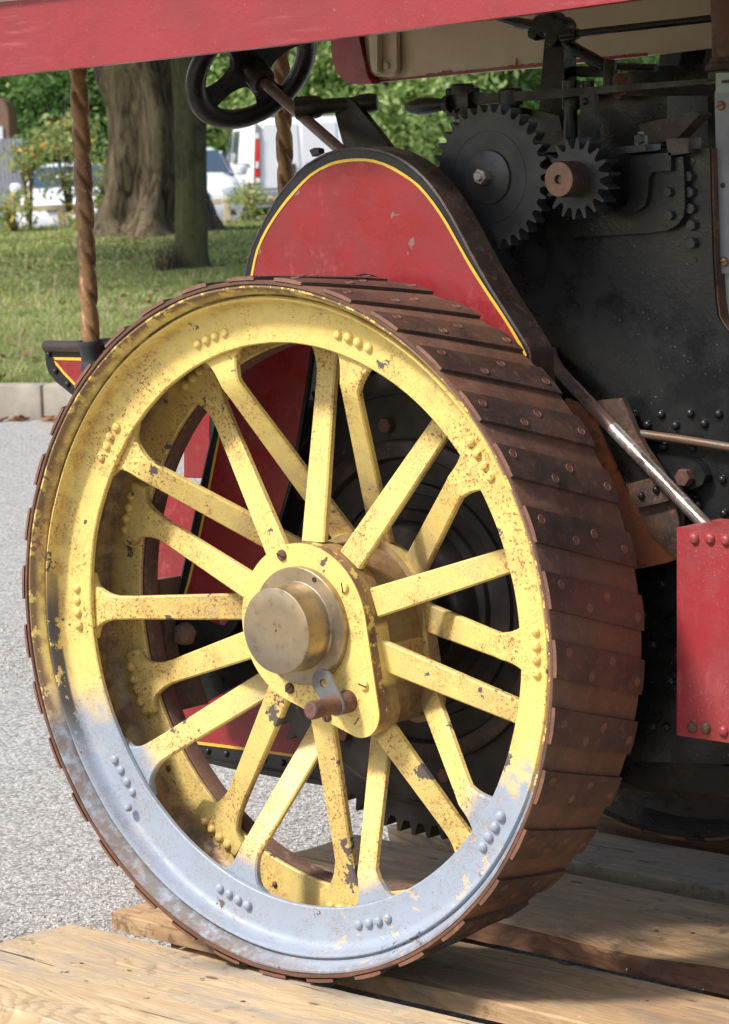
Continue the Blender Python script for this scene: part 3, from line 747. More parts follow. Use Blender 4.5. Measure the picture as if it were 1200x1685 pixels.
# ---- hornplate ------------------------------------------------------------------------
hp = [(474, 430), (640, 330), (800, 255), (985, 247), (1168, 244), (1170, 330), (1173, 430), (1177, 490), (1181, 520), (1188, 533), (1202, 551), (1235, 590), (1330, 600), (1330, 1262), (900, 1248), (640, 1200), (560, 1100), (474, 900)]
HORN = plate('hornplate', hp, .42, .008, mat['blackplate'], ENG, .0012)
CAST = plate('bearing_casting', [(840, 300), (968, 262), (985, 262), (985, 340), (1020, 338), (1034, 330), (1036, 262), (1124, 258), (1126.5, 300), (1127, 340), (1124, 358), (1114, 371), (1098, 379), (1070, 383), (960, 390), (850, 397)], .408, .012, mat['blackplate'], HORN, .003)
plate('casting_web', [(1036, 256), (1104, 251), (1104, 281), (1073, 283), (1068, 292), (1066, 322), (1061, 339), (1049, 347), (1020, 350), (975, 354), (975, 347), (1016, 343), (1030, 338), (1034, 326)], .400, .009, mat['blackplate'], HORN, .002)
plate('bearing_cap', [(1012, 243), (1062, 237), (1063, 249), (1014, 254)], .385, .035, mat['gear'], HORN, .001)
HXs = HX.copy(); HXs.materials.clear(); HXs.materials.append(mat['gear'])
def bolt(px, py, y, s, parent=HORN, me=HXs):
    o = mesh_obj('bolt', me, parent, loc=Y(px, py, y)); o.scale = (s, s*1.1, s); o.rotation_euler = (0, random.uniform(0, 1), 0)
for px, py in ((1136, 290), (1138, 316), (1139.5, 343), (1141, 370), (1141, 400)): bolt(px, py, .4195, .66)
for px, py in ((1102, 316), (1104, 354), (1055, 229)): bolt(px, py, .4078 if py > 300 else .40, .60)
o = mesh_obj('screw', screw_mesh(.0075, .001, mat['blackplate'], True, .7), HORN, loc=Y(1136, 266, .4197))
for px, py in ((1144, 427), (963, 447)):
    ycyl('bolt_hole', .4188, .4199, .0035, mat['oily'], HORN, (Y(px, py, .42).x, Y(px, py, .42).z), 12, .0002)
RB = dome(.0062, .0065, mat['blackplate'])
for px, py in ((1045, 682), (1089, 682), (1137, 680), (1184, 681), (1067, 699), (1113, 700), (1160, 697), (1093, 735), (1140, 737), (1190, 789), (1193, 845), (1075, 1060), (1105, 1120), (1076, 1195), (1098, 1196), (1090, 960), (1060, 1010), (1150, 830)):
    mesh_obj('rivet', RB, HORN, loc=Y(px, py, .4200))
plate('hornplate_edge', [(1168.5, 244), (1172, 244), (1175, 330), (1178, 430), (1182, 490), (1186, 520), (1193, 533), (1207, 551), (1240, 590), (1235, 592), (1202, 553), (1187.5, 534), (1180.5, 520), (1176.5, 490), (1172.5, 430), (1169.5, 330)], .4235, .03, mat['brownrust'], HORN, 0)
# cladding to the right of it
CLAD = plate('cylinder_cladding', [(1176, 150), (1300, 146), (1300, 452), (1186, 450), (1183, 446), (1180, 330)], .435, .006, mat['clad'], ENG, .0015)
plate('cladding_strip', [(1178, 120), (1300, 116), (1300, 149), (1178, 153)], .432, .02, mat['cladgreen'], CLAD, .001)
for px, py in ((1187, 174), (1192.5, 431)):
    mesh_obj('screw', screw_mesh(.0062, .004, mat['screwbrass'], True, -.3), CLAD, loc=Y(px, py, .4345))
ycyl('bolt_hole', .4337, .4349, .0034, mat['oily'], CLAD, (Y(1190, 305, .435).x, Y(1190, 305, .435).z), 12, .0002)
bm = NB(); a = Y(1205, 440, .46); b = Y(1207, 540, .46)
add_tube(bm, [a, b-Vector((0, 0, .0)), b+Vector((.01, 0, -.03)), b+Vector((.05, 0, -.06)), b+Vector((.2, 0, -.08))], .0175, 20); B('green_pipe', bm, mat['cladgreen'], ENG)
plate('boiler_side', [(1160, 400), (1340, 400), (1340, 640), (1160, 640)], .50, .01, mat['oily'], ENG, 0)
# copper chimney-like column in the top right corner
bm = NB(); c_ = Y(1245, 60, .50)
add_tube(bm, [c_+Vector((0, 0, .12)), c_+Vector((0, 0, .02)), c_+Vector((0, 0, -.028))], [.062, .058, .058], 32)
COLM = B('cylinder_casting', bm, rusty('copper brown casting', (.12, .045, .022), (.07, .03, .018), (.2, .09, .04), .45), ENG)
bm = NB(); add_lathe(bm, c_+Vector((0, 0, -.026)), (0, 0, -1), [(.060, 0), (.062, .006), (.066, .008), (.068, .016), (.064, .018), (.064, .028), (.069, .030), (.069, .034), (0, .034)], 40); B('moulding', bm, mat['brownband'], COLM)

# ---- motion work under the canopy --------------------------------------------------------
plate('motion_frame', [(862, 196), (905, 190), (960, 190), (962, 158), (1022, 158), (1030, 120), (1062, 108), (1090, 108), (1330, 100), (1330, 640), (870, 420), (840, 260)], .74, .01, mat['oily'], ENG, .001)
POSTV = plate('governor_column', [(897, 58), (927, 58), (929, 130), (931, 255), (886, 255), (889, 150)], .60, .03, mat['oily'], ENG, .003)
bm = NB()
for px, py, r in ((893, 42, .016), (908, 40, .018), (925, 44, .014), (884, 55, .011), (915, 62, .014)):
    add_lathe(bm, Y(px, py, .60)+Vector((0, .02, 0)), (0, -1, 0), [(0, 0), (r*.8, .0), (r, .006), (r, .026), (r*.75, .032), (0, .033)], 16)
add_tube(bm, [Y(820, 30, .62), Y(850, 37, .62), Y(890, 46, .61)], [.005, .008, .010], 10)
B('column_head', bm, mat['oily'], POSTV)
bm = NB(); add_tube(bm, [Y(925, 58, .58), Y(940, 56, .58), Y(951, 55, .58)], [.010, .010, .008], 12); add_tube(bm, [Y(950, 55, .58), Y(1200, 27, .58)], .0052, 12)
B('regulator_rod', bm, mat['oily'], ENG)
bm = NB(); add_tube(bm, [Y(928, 66, .6), Y(950, 84, .6), Y(958, 86, .6), Y(972, 96, .6), Y(996, 108, .6)], [.007, .010, .008, .010, .008], 12); B('link_arm', bm, mat['oily'], ENG)
bm = NB(); add_tube(bm, [Y(925, 117, .62), Y(960, 118, .62), Y(992, 117, .62)], [.006, .008, .009], 10); add_tube(bm, [Y(1000, 110, .62), Y(1080, 112, .62)], .006, 10); B('valve_rod', bm, mat['oily'], ENG)
bm = NB(); add_tube(bm, [Y(1004, 98, .58), Y(1004, 104, .58), Y(1004, 160, .58)], [.0085, .010, .010], 16); B('valve_spindle', bm, mat['oily'], ENG)
# reversing lever: turned handle, block, flat bar
LEV = plate('reversing_lever', [(772, 150.5), (800, 153), (900, 148), (1000, 141), (1200, 127), (1200, 134), (1000, 153), (900, 163), (800, 170), (784, 172), (772, 165)], .46, .012, mat['oily'], ENG, .0015)
h0, h1 = Y(667, 177, .45), Y(742, 171, .45); dv = h1-h0
bm = NB(); add_tube(bm, [h0+dv*f for f in (0, .04, .14, .32, .55, .82, .88, .9, 1.0)], [.001, .0055, .0092, .0125, .0118, .0085, .0075, .0125, .0125], 18); B('handle', bm, mat['oily'], LEV)
bm = NB(); add_box(bm, Y(762, 168, .465), (.040, .03, .040)); bevel(bm, .003, 2); add_lathe(bm, Y(762, 155, .465), (0, 0, 1), [(.017, 0), (.017, .011), (.014, .0145), (0, .015)], 20)
add_tube(bm, [Y(760, 180, .465), Y(763, 196, .465)], [.018, .012], 12)
B('lever_block', bm, mat['oily'], LEV)
bm = NB(); add_lathe(bm, Y(840, 156, .47), (0, 0, 1), [(.0165, -.014), (.0165, 0), (.0165, .006), (.014, .009), (0, .009)], 18); add_tube(bm, [Y(840, 155, .48), Y(842, 192, .48)], .012, 12); B('lever_pivot', bm, mat['oily'], LEV)
plate('quadrant', [(783, 176), (862, 177), (920, 190), (925, 215), (790, 215), (770, 195)], .50, .012, mat['oily'], ENG, .001)
bm = NB(); add_tube(bm, [Y(940, 133, .50), Y(940, 180, .50)], .0125, 16); B('oil_cup', bm, mat['oily'], ENG)
bm = NB(); add_tube(bm, [Y(937, 176, .47), Y(937, 199, .47)], .0072, 16); add_tube(bm, [Y(938, 199, .47), Y(938, 235, .47)], .0088, 16); B('oiler_stem', bm, mat['gear'], ENG)
bm = NB(); add_tube(bm, [Y(968, 133, .50), Y(968, 160, .50)], .0085, 14); B('bolt_post', bm, mat['oily'], ENG)
BP = plate('bearing_plate', [(954, 156), (978, 155), (981, 205), (981, 231), (956, 230)], .43, .01, mat['gear'], ENG, .001)
mesh_obj('rivet', RO, BP, loc=Y(963, 167, .4298))
plate('cylinder_block', [(985, 155), (1010, 158), (1098, 158), (1098, 240), (985, 250)], .52, .1, mat['oily'], ENG, .004)
plate('slide_bar', [(1050, 205), (1145, 183), (1152, 188), (1110, 232), (1060, 236)], .48, .03, mat['brownband'], ENG, .004)
plate('slide_foot', [(1096, 229), (1133, 227), (1133, 252), (1100, 256)], .40, .03, mat['brownband'], ENG, .002)
bolt(1022, 154, .50, .8, ENG, HX); 
bm = NB(); add_lathe(bm, Y(1025, 133, .52), (0, 0, 1), [(.014, -.02), (.014, .006), (.011, .01), (0, .01)], 6); B('hex_head', bm, mat['brownrust'], ENG, 0)
bm = NB(); add_lathe(bm, Y(1055, 232, .405), (0, 0, 1), [(.0085, -.01), (.0085, .007), (.004, .0075), (.004, .012), (0, .012)], 6); B('hex_head', bm, mat['zinc'], ENG, 0)
# flywheel on the far side
bm = NB(); fc = Y(1310, 150, 1.12)
add_lathe(bm, fc, (0, -1, 0), [(0, -.02), (.17, -.02), (.20, -.03), (.235, -.03), (.24, -.028), (.24, .028), (.235, .03), (.20, .03), (.17, .01), (0, .01)], 96); B('flywheel', bm, mat['oily'], ENG, 30)

# ---- lower right: ash pan, pipes, rod, red box -------------------------------------------
bm = NB(); add_box(bm, (.30, .58, .12), (.62, .24, .78)); bevel(bm, .01); B('firebox', bm, mat['oily'], ENG)
bm = NB(); add_lathe(bm, (.64, .56, .26), (1, 0, 0), [(0, 0), (.225, 0), (.23, .004), (.23, .5), (.234, .501), (.234, .53), (.23, .531), (.23, 1.1), (.25, 1.101), (.25, 1.6), (0, 1.6)], 64); B('boiler', bm, mat['black'], ENG, 30)
plate('ashpan_side', [(900, 940), (1330, 940), (1330, 1270), (1040, 1250), (900, 1240)], .46, .10, mat['black'], ENG, .002)
bm = NB(); add_tube(bm, [Y(960, 1262, .52), Y(1400, 1312, .52)], .018, 24); B('drain_pipe', bm, mat['greenpipe'], ENG)
ROD = None
bm = NB(); pr = [Y(908, 575, .415), Y(911, 592, .41), Y(922, 612, .40), Y(1010, 706, .37)]
add_tube(bm, pr, [.0065, .0080, .0088, .0092], 20); B('brake_rod', bm, mat['rodbrown'], ENG)
bm = NB(); add_tube(bm, [Y(1009, 705, .37), Y(1060, 758, .353), Y(1180, 884, .31)], [.0093, .0093, .0093], 20); B('brake_rod_end', bm, mat['steel'], ENG)
plate('rust_plate', [(930, 655), (958, 664), (985, 690), (1000, 740), (1022, 790), (1050, 838), (1085, 880), (1110, 905), (1112, 921), (1090, 928), (1040, 938), (990, 940), (950, 800)], .385, .006, mat['orange'], ENG, .001)
plate('rust_web', [(984, 659), (1024, 655), (1046, 708), (1062, 738), (1085, 772), (1108, 806), (1120, 850), (1122, 924), (1114, 921), (1104, 900), (1060, 862), (1040, 820), (1012, 745)], .392, .01, mat['brownrust'], ENG, .001)
plate('rust_web_lower', [(1046, 832), (1108, 815), (1118, 860), (1117, 921), (1108, 915), (1070, 880)], .380, .004, mat['brownrust'], ENG, .001)
plate('oily_plate', [(985, 700), (1010, 712), (1075, 785), (1040, 798), (1022, 775)], .3838, .002, mat['oily'], ENG, 0)
BK = plate('rusty_bracket', [(1030, 797), (1072, 786), (1086, 798), (1106, 818), (1100, 824), (1050, 836), (1040, 822)], .370, .012, mat['brownrust'], ENG, .002)
for px, py in ((1056, 816), (1080, 806)): mesh_obj('rivet', RO, BK, loc=Y(px, py, .3695))
bm = NB(); add_tube(bm, [Y(1030, 710, .405), Y(1047, 713, .405), Y(1120, 723, .405), Y(1300, 752, .405)], .0060, 16); B('copper_pipe', bm, mat['copper'], ENG)
NP = plate('nut_plate', [(1106, 782), (1128, 761), (1140, 757), (1152, 765), (1161, 783), (1156, 797), (1138, 806), (1118, 798)], .404, .014, mat['blackplate'], ENG, .003)
o = mesh_obj('nut', HX, NP, loc=Y(1130, 785, .4035)); o.scale = (1.05, 1.3, 1.05); o.rotation_euler = (0, .1, 0)
o.data = HX.copy(); o.data.materials.clear(); o.data.materials.append(mat['rivetrust'])
bm = NB()
add_prism(bm, [Y(1114, 868, .25), Y(1300, 891, .25), Y(1300, 1237, .25), Y(1114, 1210, .25)], (0, .10, 0)); bevel(bm, .006, 3)
BOX = B('tool_box', bm, mat['redbox'], ENG, 40)
RR = dome(.0075, .0060, mat['redbox']); RR2 = dome(.0078, .0062, mat['rivetrust'])
for px, py in ((1143, 886), (1169, 886), (1195, 889)): mesh_obj('rivet', RR, BOX, loc=Y(px, py, .2502))
for k, (px, py) in enumerate(((1140, 1197), (1162, 1198), (1191, 1203))): mesh_obj('rivet', RR2 if k < 2 else RR, BOX, loc=Y(px, py, .2502))

# ================================================================== GROUND, KERB, PALLET
def farN(px, depth, z):
    d = np.array(FW)[None]+np.array(RT)[None]*((px-600)/FPX)[:, None]-np.array(UP)[None]*((262-842.5)/FPX)
    q = np.array(CAM)[None]+d*depth[:, None]; q[:, 2] = z; return q
GZ, GR, CP = -.59, -.425, -.66
def LZ(d): return GR+.013*max(0, d-23)          # the lawn rises gently away from the kerb
KD = Vector((.949, .315, 0)).normalized(); KN = Vector((-KD.y, KD.x, 0))     # along the kerb, away from the engine
K0 = at(70, 692, 2, GZ)
fd = Vector((FW.x, FW.y, 0)).normalized()
def depth_of(v): return (Vector(v)-CAM).dot(fd)

M = MT('worn pale asphalt', .9, 0, .3)
v1 = M.vor(110, 'F1', 'Color'); v1d = M.vor(110); n1 = M.noise(1.3, 4); n2 = M.noise(22, 5, .7)
g = M.t.nodes.new('ShaderNodeSeparateColor'); M.L(v1, g.inputs[0])
c = M.mix(M.rng(g.outputs[0], 0, 1, smooth=False), (.34, .33, .31), (.52, .50, .475))
c = M.mix(M.rng(g.outputs[1], .84, .9, 0, .7), c, (.14, .12, .11))
c = M.mix(M.rng(v1d, .45, .70, 0, .65), c, (.20, .185, .165))
c = M.mix(M.rng(M.vor(48), .22, .10, 0, .8), c, (.60, .58, .54))
c = M.mix(M.rng(M.noise(70, 4, .7), .58, .68, 0, .8), c, (.17, .155, .14))
c = M.mix(M.rng(n2, .52, .72, 0, .35), c, (.26, .24, .22)); c = M.mix(M.rng(n1, .4, .7, 0, .2), c, (.31, .30, .28))
M.col(c)
hh = M.math('ADD', M.math('MULTIPLY', v1d, -1), M.mul(n2, .9)); hh = M.math('ADD', hh, M.mul(g.outputs[1], .35))
M.bump(hh, .7, .005); mat['asphalt'] = M.m
M = MT('concrete kerb', .9, 0, .3)
c = M.mix(M.rng(M.noise(6, 5, .65), .35, .68), (.38, .34, .285), (.27, .245, .205)); c = M.mix(M.rng(M.noise(90, 4, .7), .55, .7, 0, .6), c, (.24, .21, .17))
zz = M.xyz()[2]; c = M.mix(M.rng(M.math('ADD', zz, M.mul(M.noise(12, 3), .06)), -.55, -.60, 0, .7), c, (.2, .17, .13)); M.col(c)
M.bump(M.noise(160, 4, .7), .4, .004); mat['kerb'] = M.m
M = MT('lawn soil and turf', .95, 0, .2)
c = M.mix(M.rng(M.noise(1.1, 5, .65), .38, .62), (.11, .165, .035), (.20, .18, .07)); c = M.mix(M.rng(M.noise(18, 5, .7), .45, .65, 0, .7), c, (.20, .16, .085))
c = M.mix(M.rng(M.noise(7, 4), .56, .66, 0, .8), c, (.09, .065, .03)); M.col(c); M.bump(M.noise(30, 5, .7), .8, .03); mat['turf'] = M.m
def leafy(name, a, b, c3=None, sc=2.5, trans=.35, th=.62):
    M = MT(name, .55, 0, .35)
    rd = M.geo.outputs['Random Per Island']
    c = M.mix(rd, a, b)
    c = M.mix(M.rng(M.noise(sc, 3), .4, .62, 0, .55), c, tuple(x*.55 for x in a))
    if c3: c = M.mix(M.rng(M.math('FRACT', M.mul(rd, 7.31)), th, th+.02), c, c3)
    M.col(c)
    tr = M.t.nodes.new('ShaderNodeBsdfTranslucent'); M.L(c, tr.inputs[0]); mx = M.t.nodes.new('ShaderNodeMixShader'); mx.inputs[0].default_value = trans
    out = M.t.nodes['Material Output']; M.L(M.b.outputs[0], mx.inputs[1]); M.L(tr.outputs[0], mx.inputs[2]); M.L(mx.outputs[0], out.inputs[0])
    return M.m
mat['blade'] = leafy('grass blades', (.24, .34, .08), (.41, .46, .15), (.64, .55, .31), 1.2, .35, .74)
mat['straw'] = leafy('straw seed heads', (.56, .50, .30), (.44, .39, .2), None, 3, .3)
mat['deadleaf'] = leafy('fallen brown leaves', (.25, .105, .045), (.33, .17, .08), (.14, .07, .035), 3, .1)
mat['leafA'] = leafy('mid green leaves', (.23, .37, .10), (.36, .50, .17), (.46, .55, .22), .6, .4)
mat['leafB'] = leafy('dark green leaves', (.10, .21, .05), (.18, .31, .085), None, .7, .35)
mat['leafC'] = leafy('yellow green leaves', (.42, .50, .20), (.32, .43, .14), (.80, .52, .10), 1.5, .5, .84)
def bark(name, a, b, c3, st):
    M = MT(name, .95, 0, .15); co = M.scaled(st)
    f = M.noise(1, 6, .65, co, 1.2); c = M.mix(M.rng(f, .38, .6), b, a); c = M.mix(M.rng(M.noise(2.2, 4), .45, .62, 0, .7), c, c3)
    c = M.mix(M.rng(M.noise(1, 4, .6, M.scaled((st[0]*3, st[1]*3, st[2]*5))), .55, .7, 0, .6), c, b); M.col(c); M.bump(f, 1, .06); return M.m
mat['barkA'] = bark('furrowed brown bark', (.17, .135, .088), (.035, .026, .019), (.12, .105, .06), (7, 7, 1.1))
mat['barkB'] = bark('smooth greenish bark', (.135, .118, .070), (.075, .065, .042), (.16, .15, .07), (9, 9, 3))
mat['twig'] = plain('twig bark', (.12, .085, .05), .9)

def sheet(name, corners, z, mat_, kind='structure', nx=1, ny=1, amp=0, fq=.3):
    c = [Vector((*q[:2], z)) for q in corners]; bm = NB(); g = []
    for i in range(nx+1):
        row = []
        for j in range(ny+1):
            u, v = i/nx, j/ny
            p = c[0].lerp(c[1], u).lerp(c[3].lerp(c[2], u), v)
            p.z += amp*pnoise(p*fq)
            row.append(bm.verts.new(p))
        g.append(row)
    for i in range(nx):
        for j in range(ny): face(bm, [g[i][j], g[i+1][j], g[i+1][j+1], g[i][j+1]])
    bmesh.ops.recalc_face_normals(bm, faces=bm.faces)
    for f in bm.faces:
        if f.normal.z < 0: f.normal_flip()
    me = bpy.data.meshes.new(name); bm.to_mesh(me); bm.free()
    return finish(mesh_obj(name, me, None, mat_), kind=kind)
sheet('pavement', [K0-KD*14-KN*12, K0+KD*22-KN*12, K0+KD*22, K0-KD*14], GZ, mat['asphalt'], nx=40, ny=30, amp=.006, fq=.9)
gb = K0+KN*.12
fd = Vector((FW.x, FW.y, 0)).normalized(); rd_ = Vector((fd.y, -fd.x, 0))
lawn = [gb-KD*16, gb+KD*26, far(700, 42.5, 0)+rd_*12, far(-300, 42.5, 0)-rd_*6]
LW = sheet('lawn', lawn, GR-.012, mat['turf'], nx=60, ny=80, amp=.02, fq=.5)
for v in LW.data.vertices: v.co.z += LZ(depth_of(v.co))-GR
bk = [lawn[3], lawn[2], lawn[2]+fd*2.2, lawn[3]+fd*2.2]
bm = NB(); vs = [bm.verts.new((*q[:2], z)) for q, z in zip(bk, (LZ(42.5)-.03, LZ(42.5)-.03, CP, CP))]; face(bm, vs); finish(B('bank', bm, mat['turf'], None, 0), kind='structure')
bm = NB(); gcp = [[bm.verts.new(far(px, dp, CP+.03+.24*max(0, min(1, (px-95)/335)))) for dp in (44, 130)] for px in (-2500, -400, 95, 200, 312, 430, 600, 1400, 3500)]
for a_, b_ in zip(gcp, gcp[1:]): face(bm, [a_[0], b_[0], b_[1], a_[1]])
finish(B('car_park', bm, mat['asphalt'], None, 0), kind='structure')
q = CAM; sheet('ground', [(q.x-400, q.y-400), (q.x+400, q.y-400), (q.x+400, q.y+400), (q.x-400, q.y+400)], CP-.10, mat['turf'])

bm = NB(); add_box(bm, K0+KN*.065+Vector((0, 0, -.36)), (.1, .1, .1)); 
KERB = finish(B('kerb', bm, mat['kerb'], None, 0), kind='structure')
def kstone():
    bm = NB(); add_box(bm, (0, 0, 0), (.907, .125, .30)); 
    bmesh.ops.subdivide_edges(bm, edges=[e for e in bm.edges if abs((e.verts[0].co-e.verts[1].co).x) > .5], cuts=8)
    bevel(bm, .018, 2, 50)
    for v in bm.verts: v.co += Vector((0, pnoise(v.co*7)*.004, pnoise(v.co*9+Vector((3, 3, 3)))*.004))
    bmesh.ops.recalc_face_normals(bm, faces=bm.faces); me = bpy.data.meshes.new('kerb_stone'); bm.to_mesh(me); bm.free(); me.materials.append(mat['kerb'])
    me.polygons.foreach_set('use_smooth', [True]*len(me.polygons)); me.set_sharp_from_angle(angle=math.radians(35)); return me
ks = kstone(); ka = math.atan2(KD.y, KD.x)
for k in range(-6, 14):
    p = K0+KD*(.915*(k+.5))+KN*.065; o = mesh_obj('kerb_stone', ks, KERB, loc=(p.x, p.y, GR+.012-.15+random.uniform(-.004, .004))); o.rotation_euler = (0, random.uniform(-.003, .003), ka+random.uniform(-.004, .004))

# pallet ------------------------------------------------------------------------------
PZ = -.4638; PA = math.radians(-4.3)
PAL = finish(empty('wooden_pallet', (0, 0, PZ)), 'sawn timber pallet of wide weathered planks under the yellow wheel', 'pallet')
PAL.rotation_euler = (0, 0, PA)
def plank(name, x0, x1, y0, y1, m_, th=.026, wane=0, seed=0, z=0, ragged=0, sag=0):
    """x along the plank; edges wander, the near lower edge can be waney bark"""
    bm = NB(); n = 46; rows = []; R_ = lambda *a: pnoise(Vector(a))
    for i in range(n+1):
        x = x0+(x1-x0)*i/n
        e0 = y0+.0035*R_(x*5, seed, 0)+.0015*R_(x*22, seed, 1); e1 = y1+.0035*R_(x*5, seed, 2)
        if i == 0: e0 += .003; e1 -= .003
        wv = wane*max(0, .5+.9*R_(x*3.1+seed, seed, 5))
        zz = .0015*R_(x*4, seed, 7)+sag*(i/n)
        xx0 = x+(ragged*R_(i*.0+1.3, seed, 3) if i == 0 else 0)
        ys = [e0+.0025+wv, e0+(e1-e0)*.2+wv*.5, e0+(e1-e0)*.4, e0+(e1-e0)*.6, e0+(e1-e0)*.8, e1-.0025, e1, e1, e0+wv*.0, e0+wv*.6]
        zs = [0]*6+[-.0025, -th, -th, -.0025-wv*.25]
        rag = [ragged*R_(k*1.7, seed, 9) if i == 0 else 0 for k in range(10)]
        rows.append([bm.verts.new((x+rag[k], ys[k], zs[k]+zz+(.0012*R_(x*9, ys[k]*30, seed) if k < 6 else 0))) for k in range(10)])
    for a, b in zip(rows, rows[1:]):
        for k in range(10):
            f = face(bm, [a[k], a[(k+1) % 10], b[(k+1) % 10], b[k]])
            if f: f.material_index = 1 if (wane and k in (8, 9)) else 0
    face(bm, rows[0][::-1]); face(bm, rows[-1])
    # object origin at the plank's own corner so grain coordinates start there
    o = B(name, bm, [m_, mat['bark']], PAL, 40, loc=(0, 0, z))
    return o
plank('plank', -.448, 1.4, -.309, .017, mat['wood1'], seed=1, ragged=.012)
plank('plank', -.452, 1.4, .092, .283, mat['wood2'], seed=2.3, ragged=.004, z=-.0002)
plank('plank', -.505, 1.4, .366, .655, mat['wood2'], wane=.045, seed=3.7, ragged=.03)
plank('plank', -.50, 1.4, .722, .890, mat['wood3'], seed=4.1, ragged=.01)
plank('plank', -.49, 1.4, .968, 1.20, mat['wood3'], seed=5.9, wane=.006, ragged=.01)
BM_ = wood('red brown block wood', (.33, .15, .075), (.22, .10, .05), (.3, .2, .14))
for x in (-.255, .45, 1.2):
    for y0, y1 in ((-.30, -.16), (.10, .24), (.42, .60), (.74, .88), (1.0, 1.18)):
        bm = NB(); add_box(bm, (x, (y0+y1)/2, -.026-.0385), (.16, y1-y0, .076)); bevel(bm, .003); B('block', bm, BM_, PAL)
    bm = NB(); add_box(bm, (x, .44, -.026-.078-.0115), (.15, 1.52, .021)); bevel(bm, .002); B('base_board', bm, mat['wood3'], PAL)
bm = NB(); add_box(bm, (.3, -.292, -.026-.0055), (1.4, .030, .010)); bevel(bm, .001); B('batten', bm, mat['wood1'], PAL)

NM = dome(.0035, .0012, mat['rivetrust'], 'nail', 10)
for px, py in ((212, 1552), (333, 1611), (110, 1600), (400, 1648), (915, 1610), (1065, 1648), (1080, 1531), (1140, 1535)):
    q = at(px, py, 2, PZ); o = mesh_obj('nail', NM, None, loc=q); o.parent = PAL; o.matrix_parent_inverse = (Matrix.Translation((0, 0, PZ)) @ Matrix.Rotation(PA, 4, 'Z')).inverted(); o.rotation_euler = (-PI/2, 0, 0)
# loose chippings lying on the worn asphalt
def chips(n, d0, d1, s0, s1, px0=-130, px1=600):
    dep = d0*(d1/d0)**rng.random(n); px = rng.uniform(px0, px1, n); b = farN(px, dep, GZ)
    k = (b-np.array(K0)[None])@np.array(KN) < -.02
    xr = b[:, 0]*math.cos(PA)+b[:, 1]*math.sin(PA); k &= xr < -.50
    b = b[k]; n = len(b); s = rng.uniform(s0, s1, n)[:, None]
    V = rng.normal(0, 1, (n, 5, 3)); V /= np.linalg.norm(V, axis=2)[:, :, None]; V[:, :, 2] *= .55
    V[:, 0] = (0, 0, .75); a = rng.uniform(0, 2*PI, n)
    for j in range(4):
        t = a+j*PI/2+rng.uniform(-.35, .35, n); rj = rng.uniform(.7, 1.2, n)
        V[:, j+1, 0] = np.cos(t)*rj; V[:, j+1, 1] = np.sin(t)*rj; V[:, j+1, 2] = rng.uniform(-.25, .25, n)
    V[:, 0, :2] = rng.normal(0, .25, (n, 2))
    P = b[:, None]+V*s[:, None]
    return np.stack([P[:, [0, j, j % 4+1]] for j in (1, 2, 3, 4)], 1).reshape(n, 12, 3), n
CV, cn = chips(42000, 4.1, 13.5, .0018, .0048)
me = bpy.data.meshes.new('chippings'); me.vertices.add(cn*12); me.vertices.foreach_set('co', CV.reshape(-1).astype(np.float32))
me.loops.add(cn*12); me.loops.foreach_set('vertex_index', np.arange(cn*12, dtype=np.int32)); me.polygons.add(cn*4)
me.polygons.foreach_set('loop_start', np.arange(0, cn*12, 3, dtype=np.int32)); me.polygons.foreach_set('loop_total', np.full(cn*4, 3, np.int32)); me.update(calc_edges=True)
M = MT('pale stone chippings', .9, 0, .3); v = M.noise(130, 2, .5)
M.col(M.mix(M.rng(v, .35, .65), (.24, .225, .205), (.54, .52, .48)))
finish(mesh_obj('chippings', me, None, M.m), 'loose pale stone chippings on the asphalt', 'gravel', kind='stuff')

# ================================================================== GRASS
def soup(name, P, parent=None, m_=None, kind=None):
    """P: (n, k, 3) array of polygons"""
    n, k, _ = P.shape; me = bpy.data.meshes.new(name)
    me.vertices.add(n*k); me.vertices.foreach_set('co', P.reshape(-1).astype(np.float32))
    me.loops.add(n*k); me.loops.foreach_set('vertex_index', np.arange(n*k, dtype=np.int32))
    me.polygons.add(n); me.polygons.foreach_set('loop_start', np.arange(0, n*k, k, dtype=np.int32)); me.polygons.foreach_set('loop_total', np.full(n, k, np.int32))
    me.update(calc_edges=True); me.validate()
    o = mesh_obj(name, me, parent, m_)
    return finish(o, kind=kind) if kind else o
def blades(n, d0, d1, h0, h1, w0, w1, px0=-30, px1=450):
    dep = d0+(d1-d0)*rng.random(n)**.9; px = rng.uniform(px0, px1, n); b = farN(px, dep, GR); b[:, 2] += .013*np.maximum(0, dep-23)
    k = (b-np.array(K0)[None])@np.array(KN) > .14; b = b[k]; n = len(b); dep = dep[k]
    clump = .55+.9*np.array([pnoise(Vector(q*.9)) for q in b])
    h = rng.uniform(h0, h1, n)*np.clip(clump+.25, .35, 1.5); wd = rng.uniform(w0, w1, n); a = rng.uniform(0, 2*PI, n)
    dx = np.stack([np.cos(a), np.sin(a), np.zeros(n)], 1)*wd[:, None]/2
    ln = np.stack([rng.normal(0, .45, n), rng.normal(0, .45, n), np.ones(n)], 1)*h[:, None]
    return np.stack([b-dx, b+dx, b+ln], 1)
P = np.concatenate([blades(52000, 13.2, 20, .030, .085, .006, .013), blades(42000, 19, 29, .03, .08, .012, .024), blades(30000, 28, 42.3, .04, .09, .03, .06)])
gr = soup('grass', P, None, mat['blade']); finish(gr, 'short green lawn grass with dry tufts behind the concrete kerb', 'grass', kind='stuff')
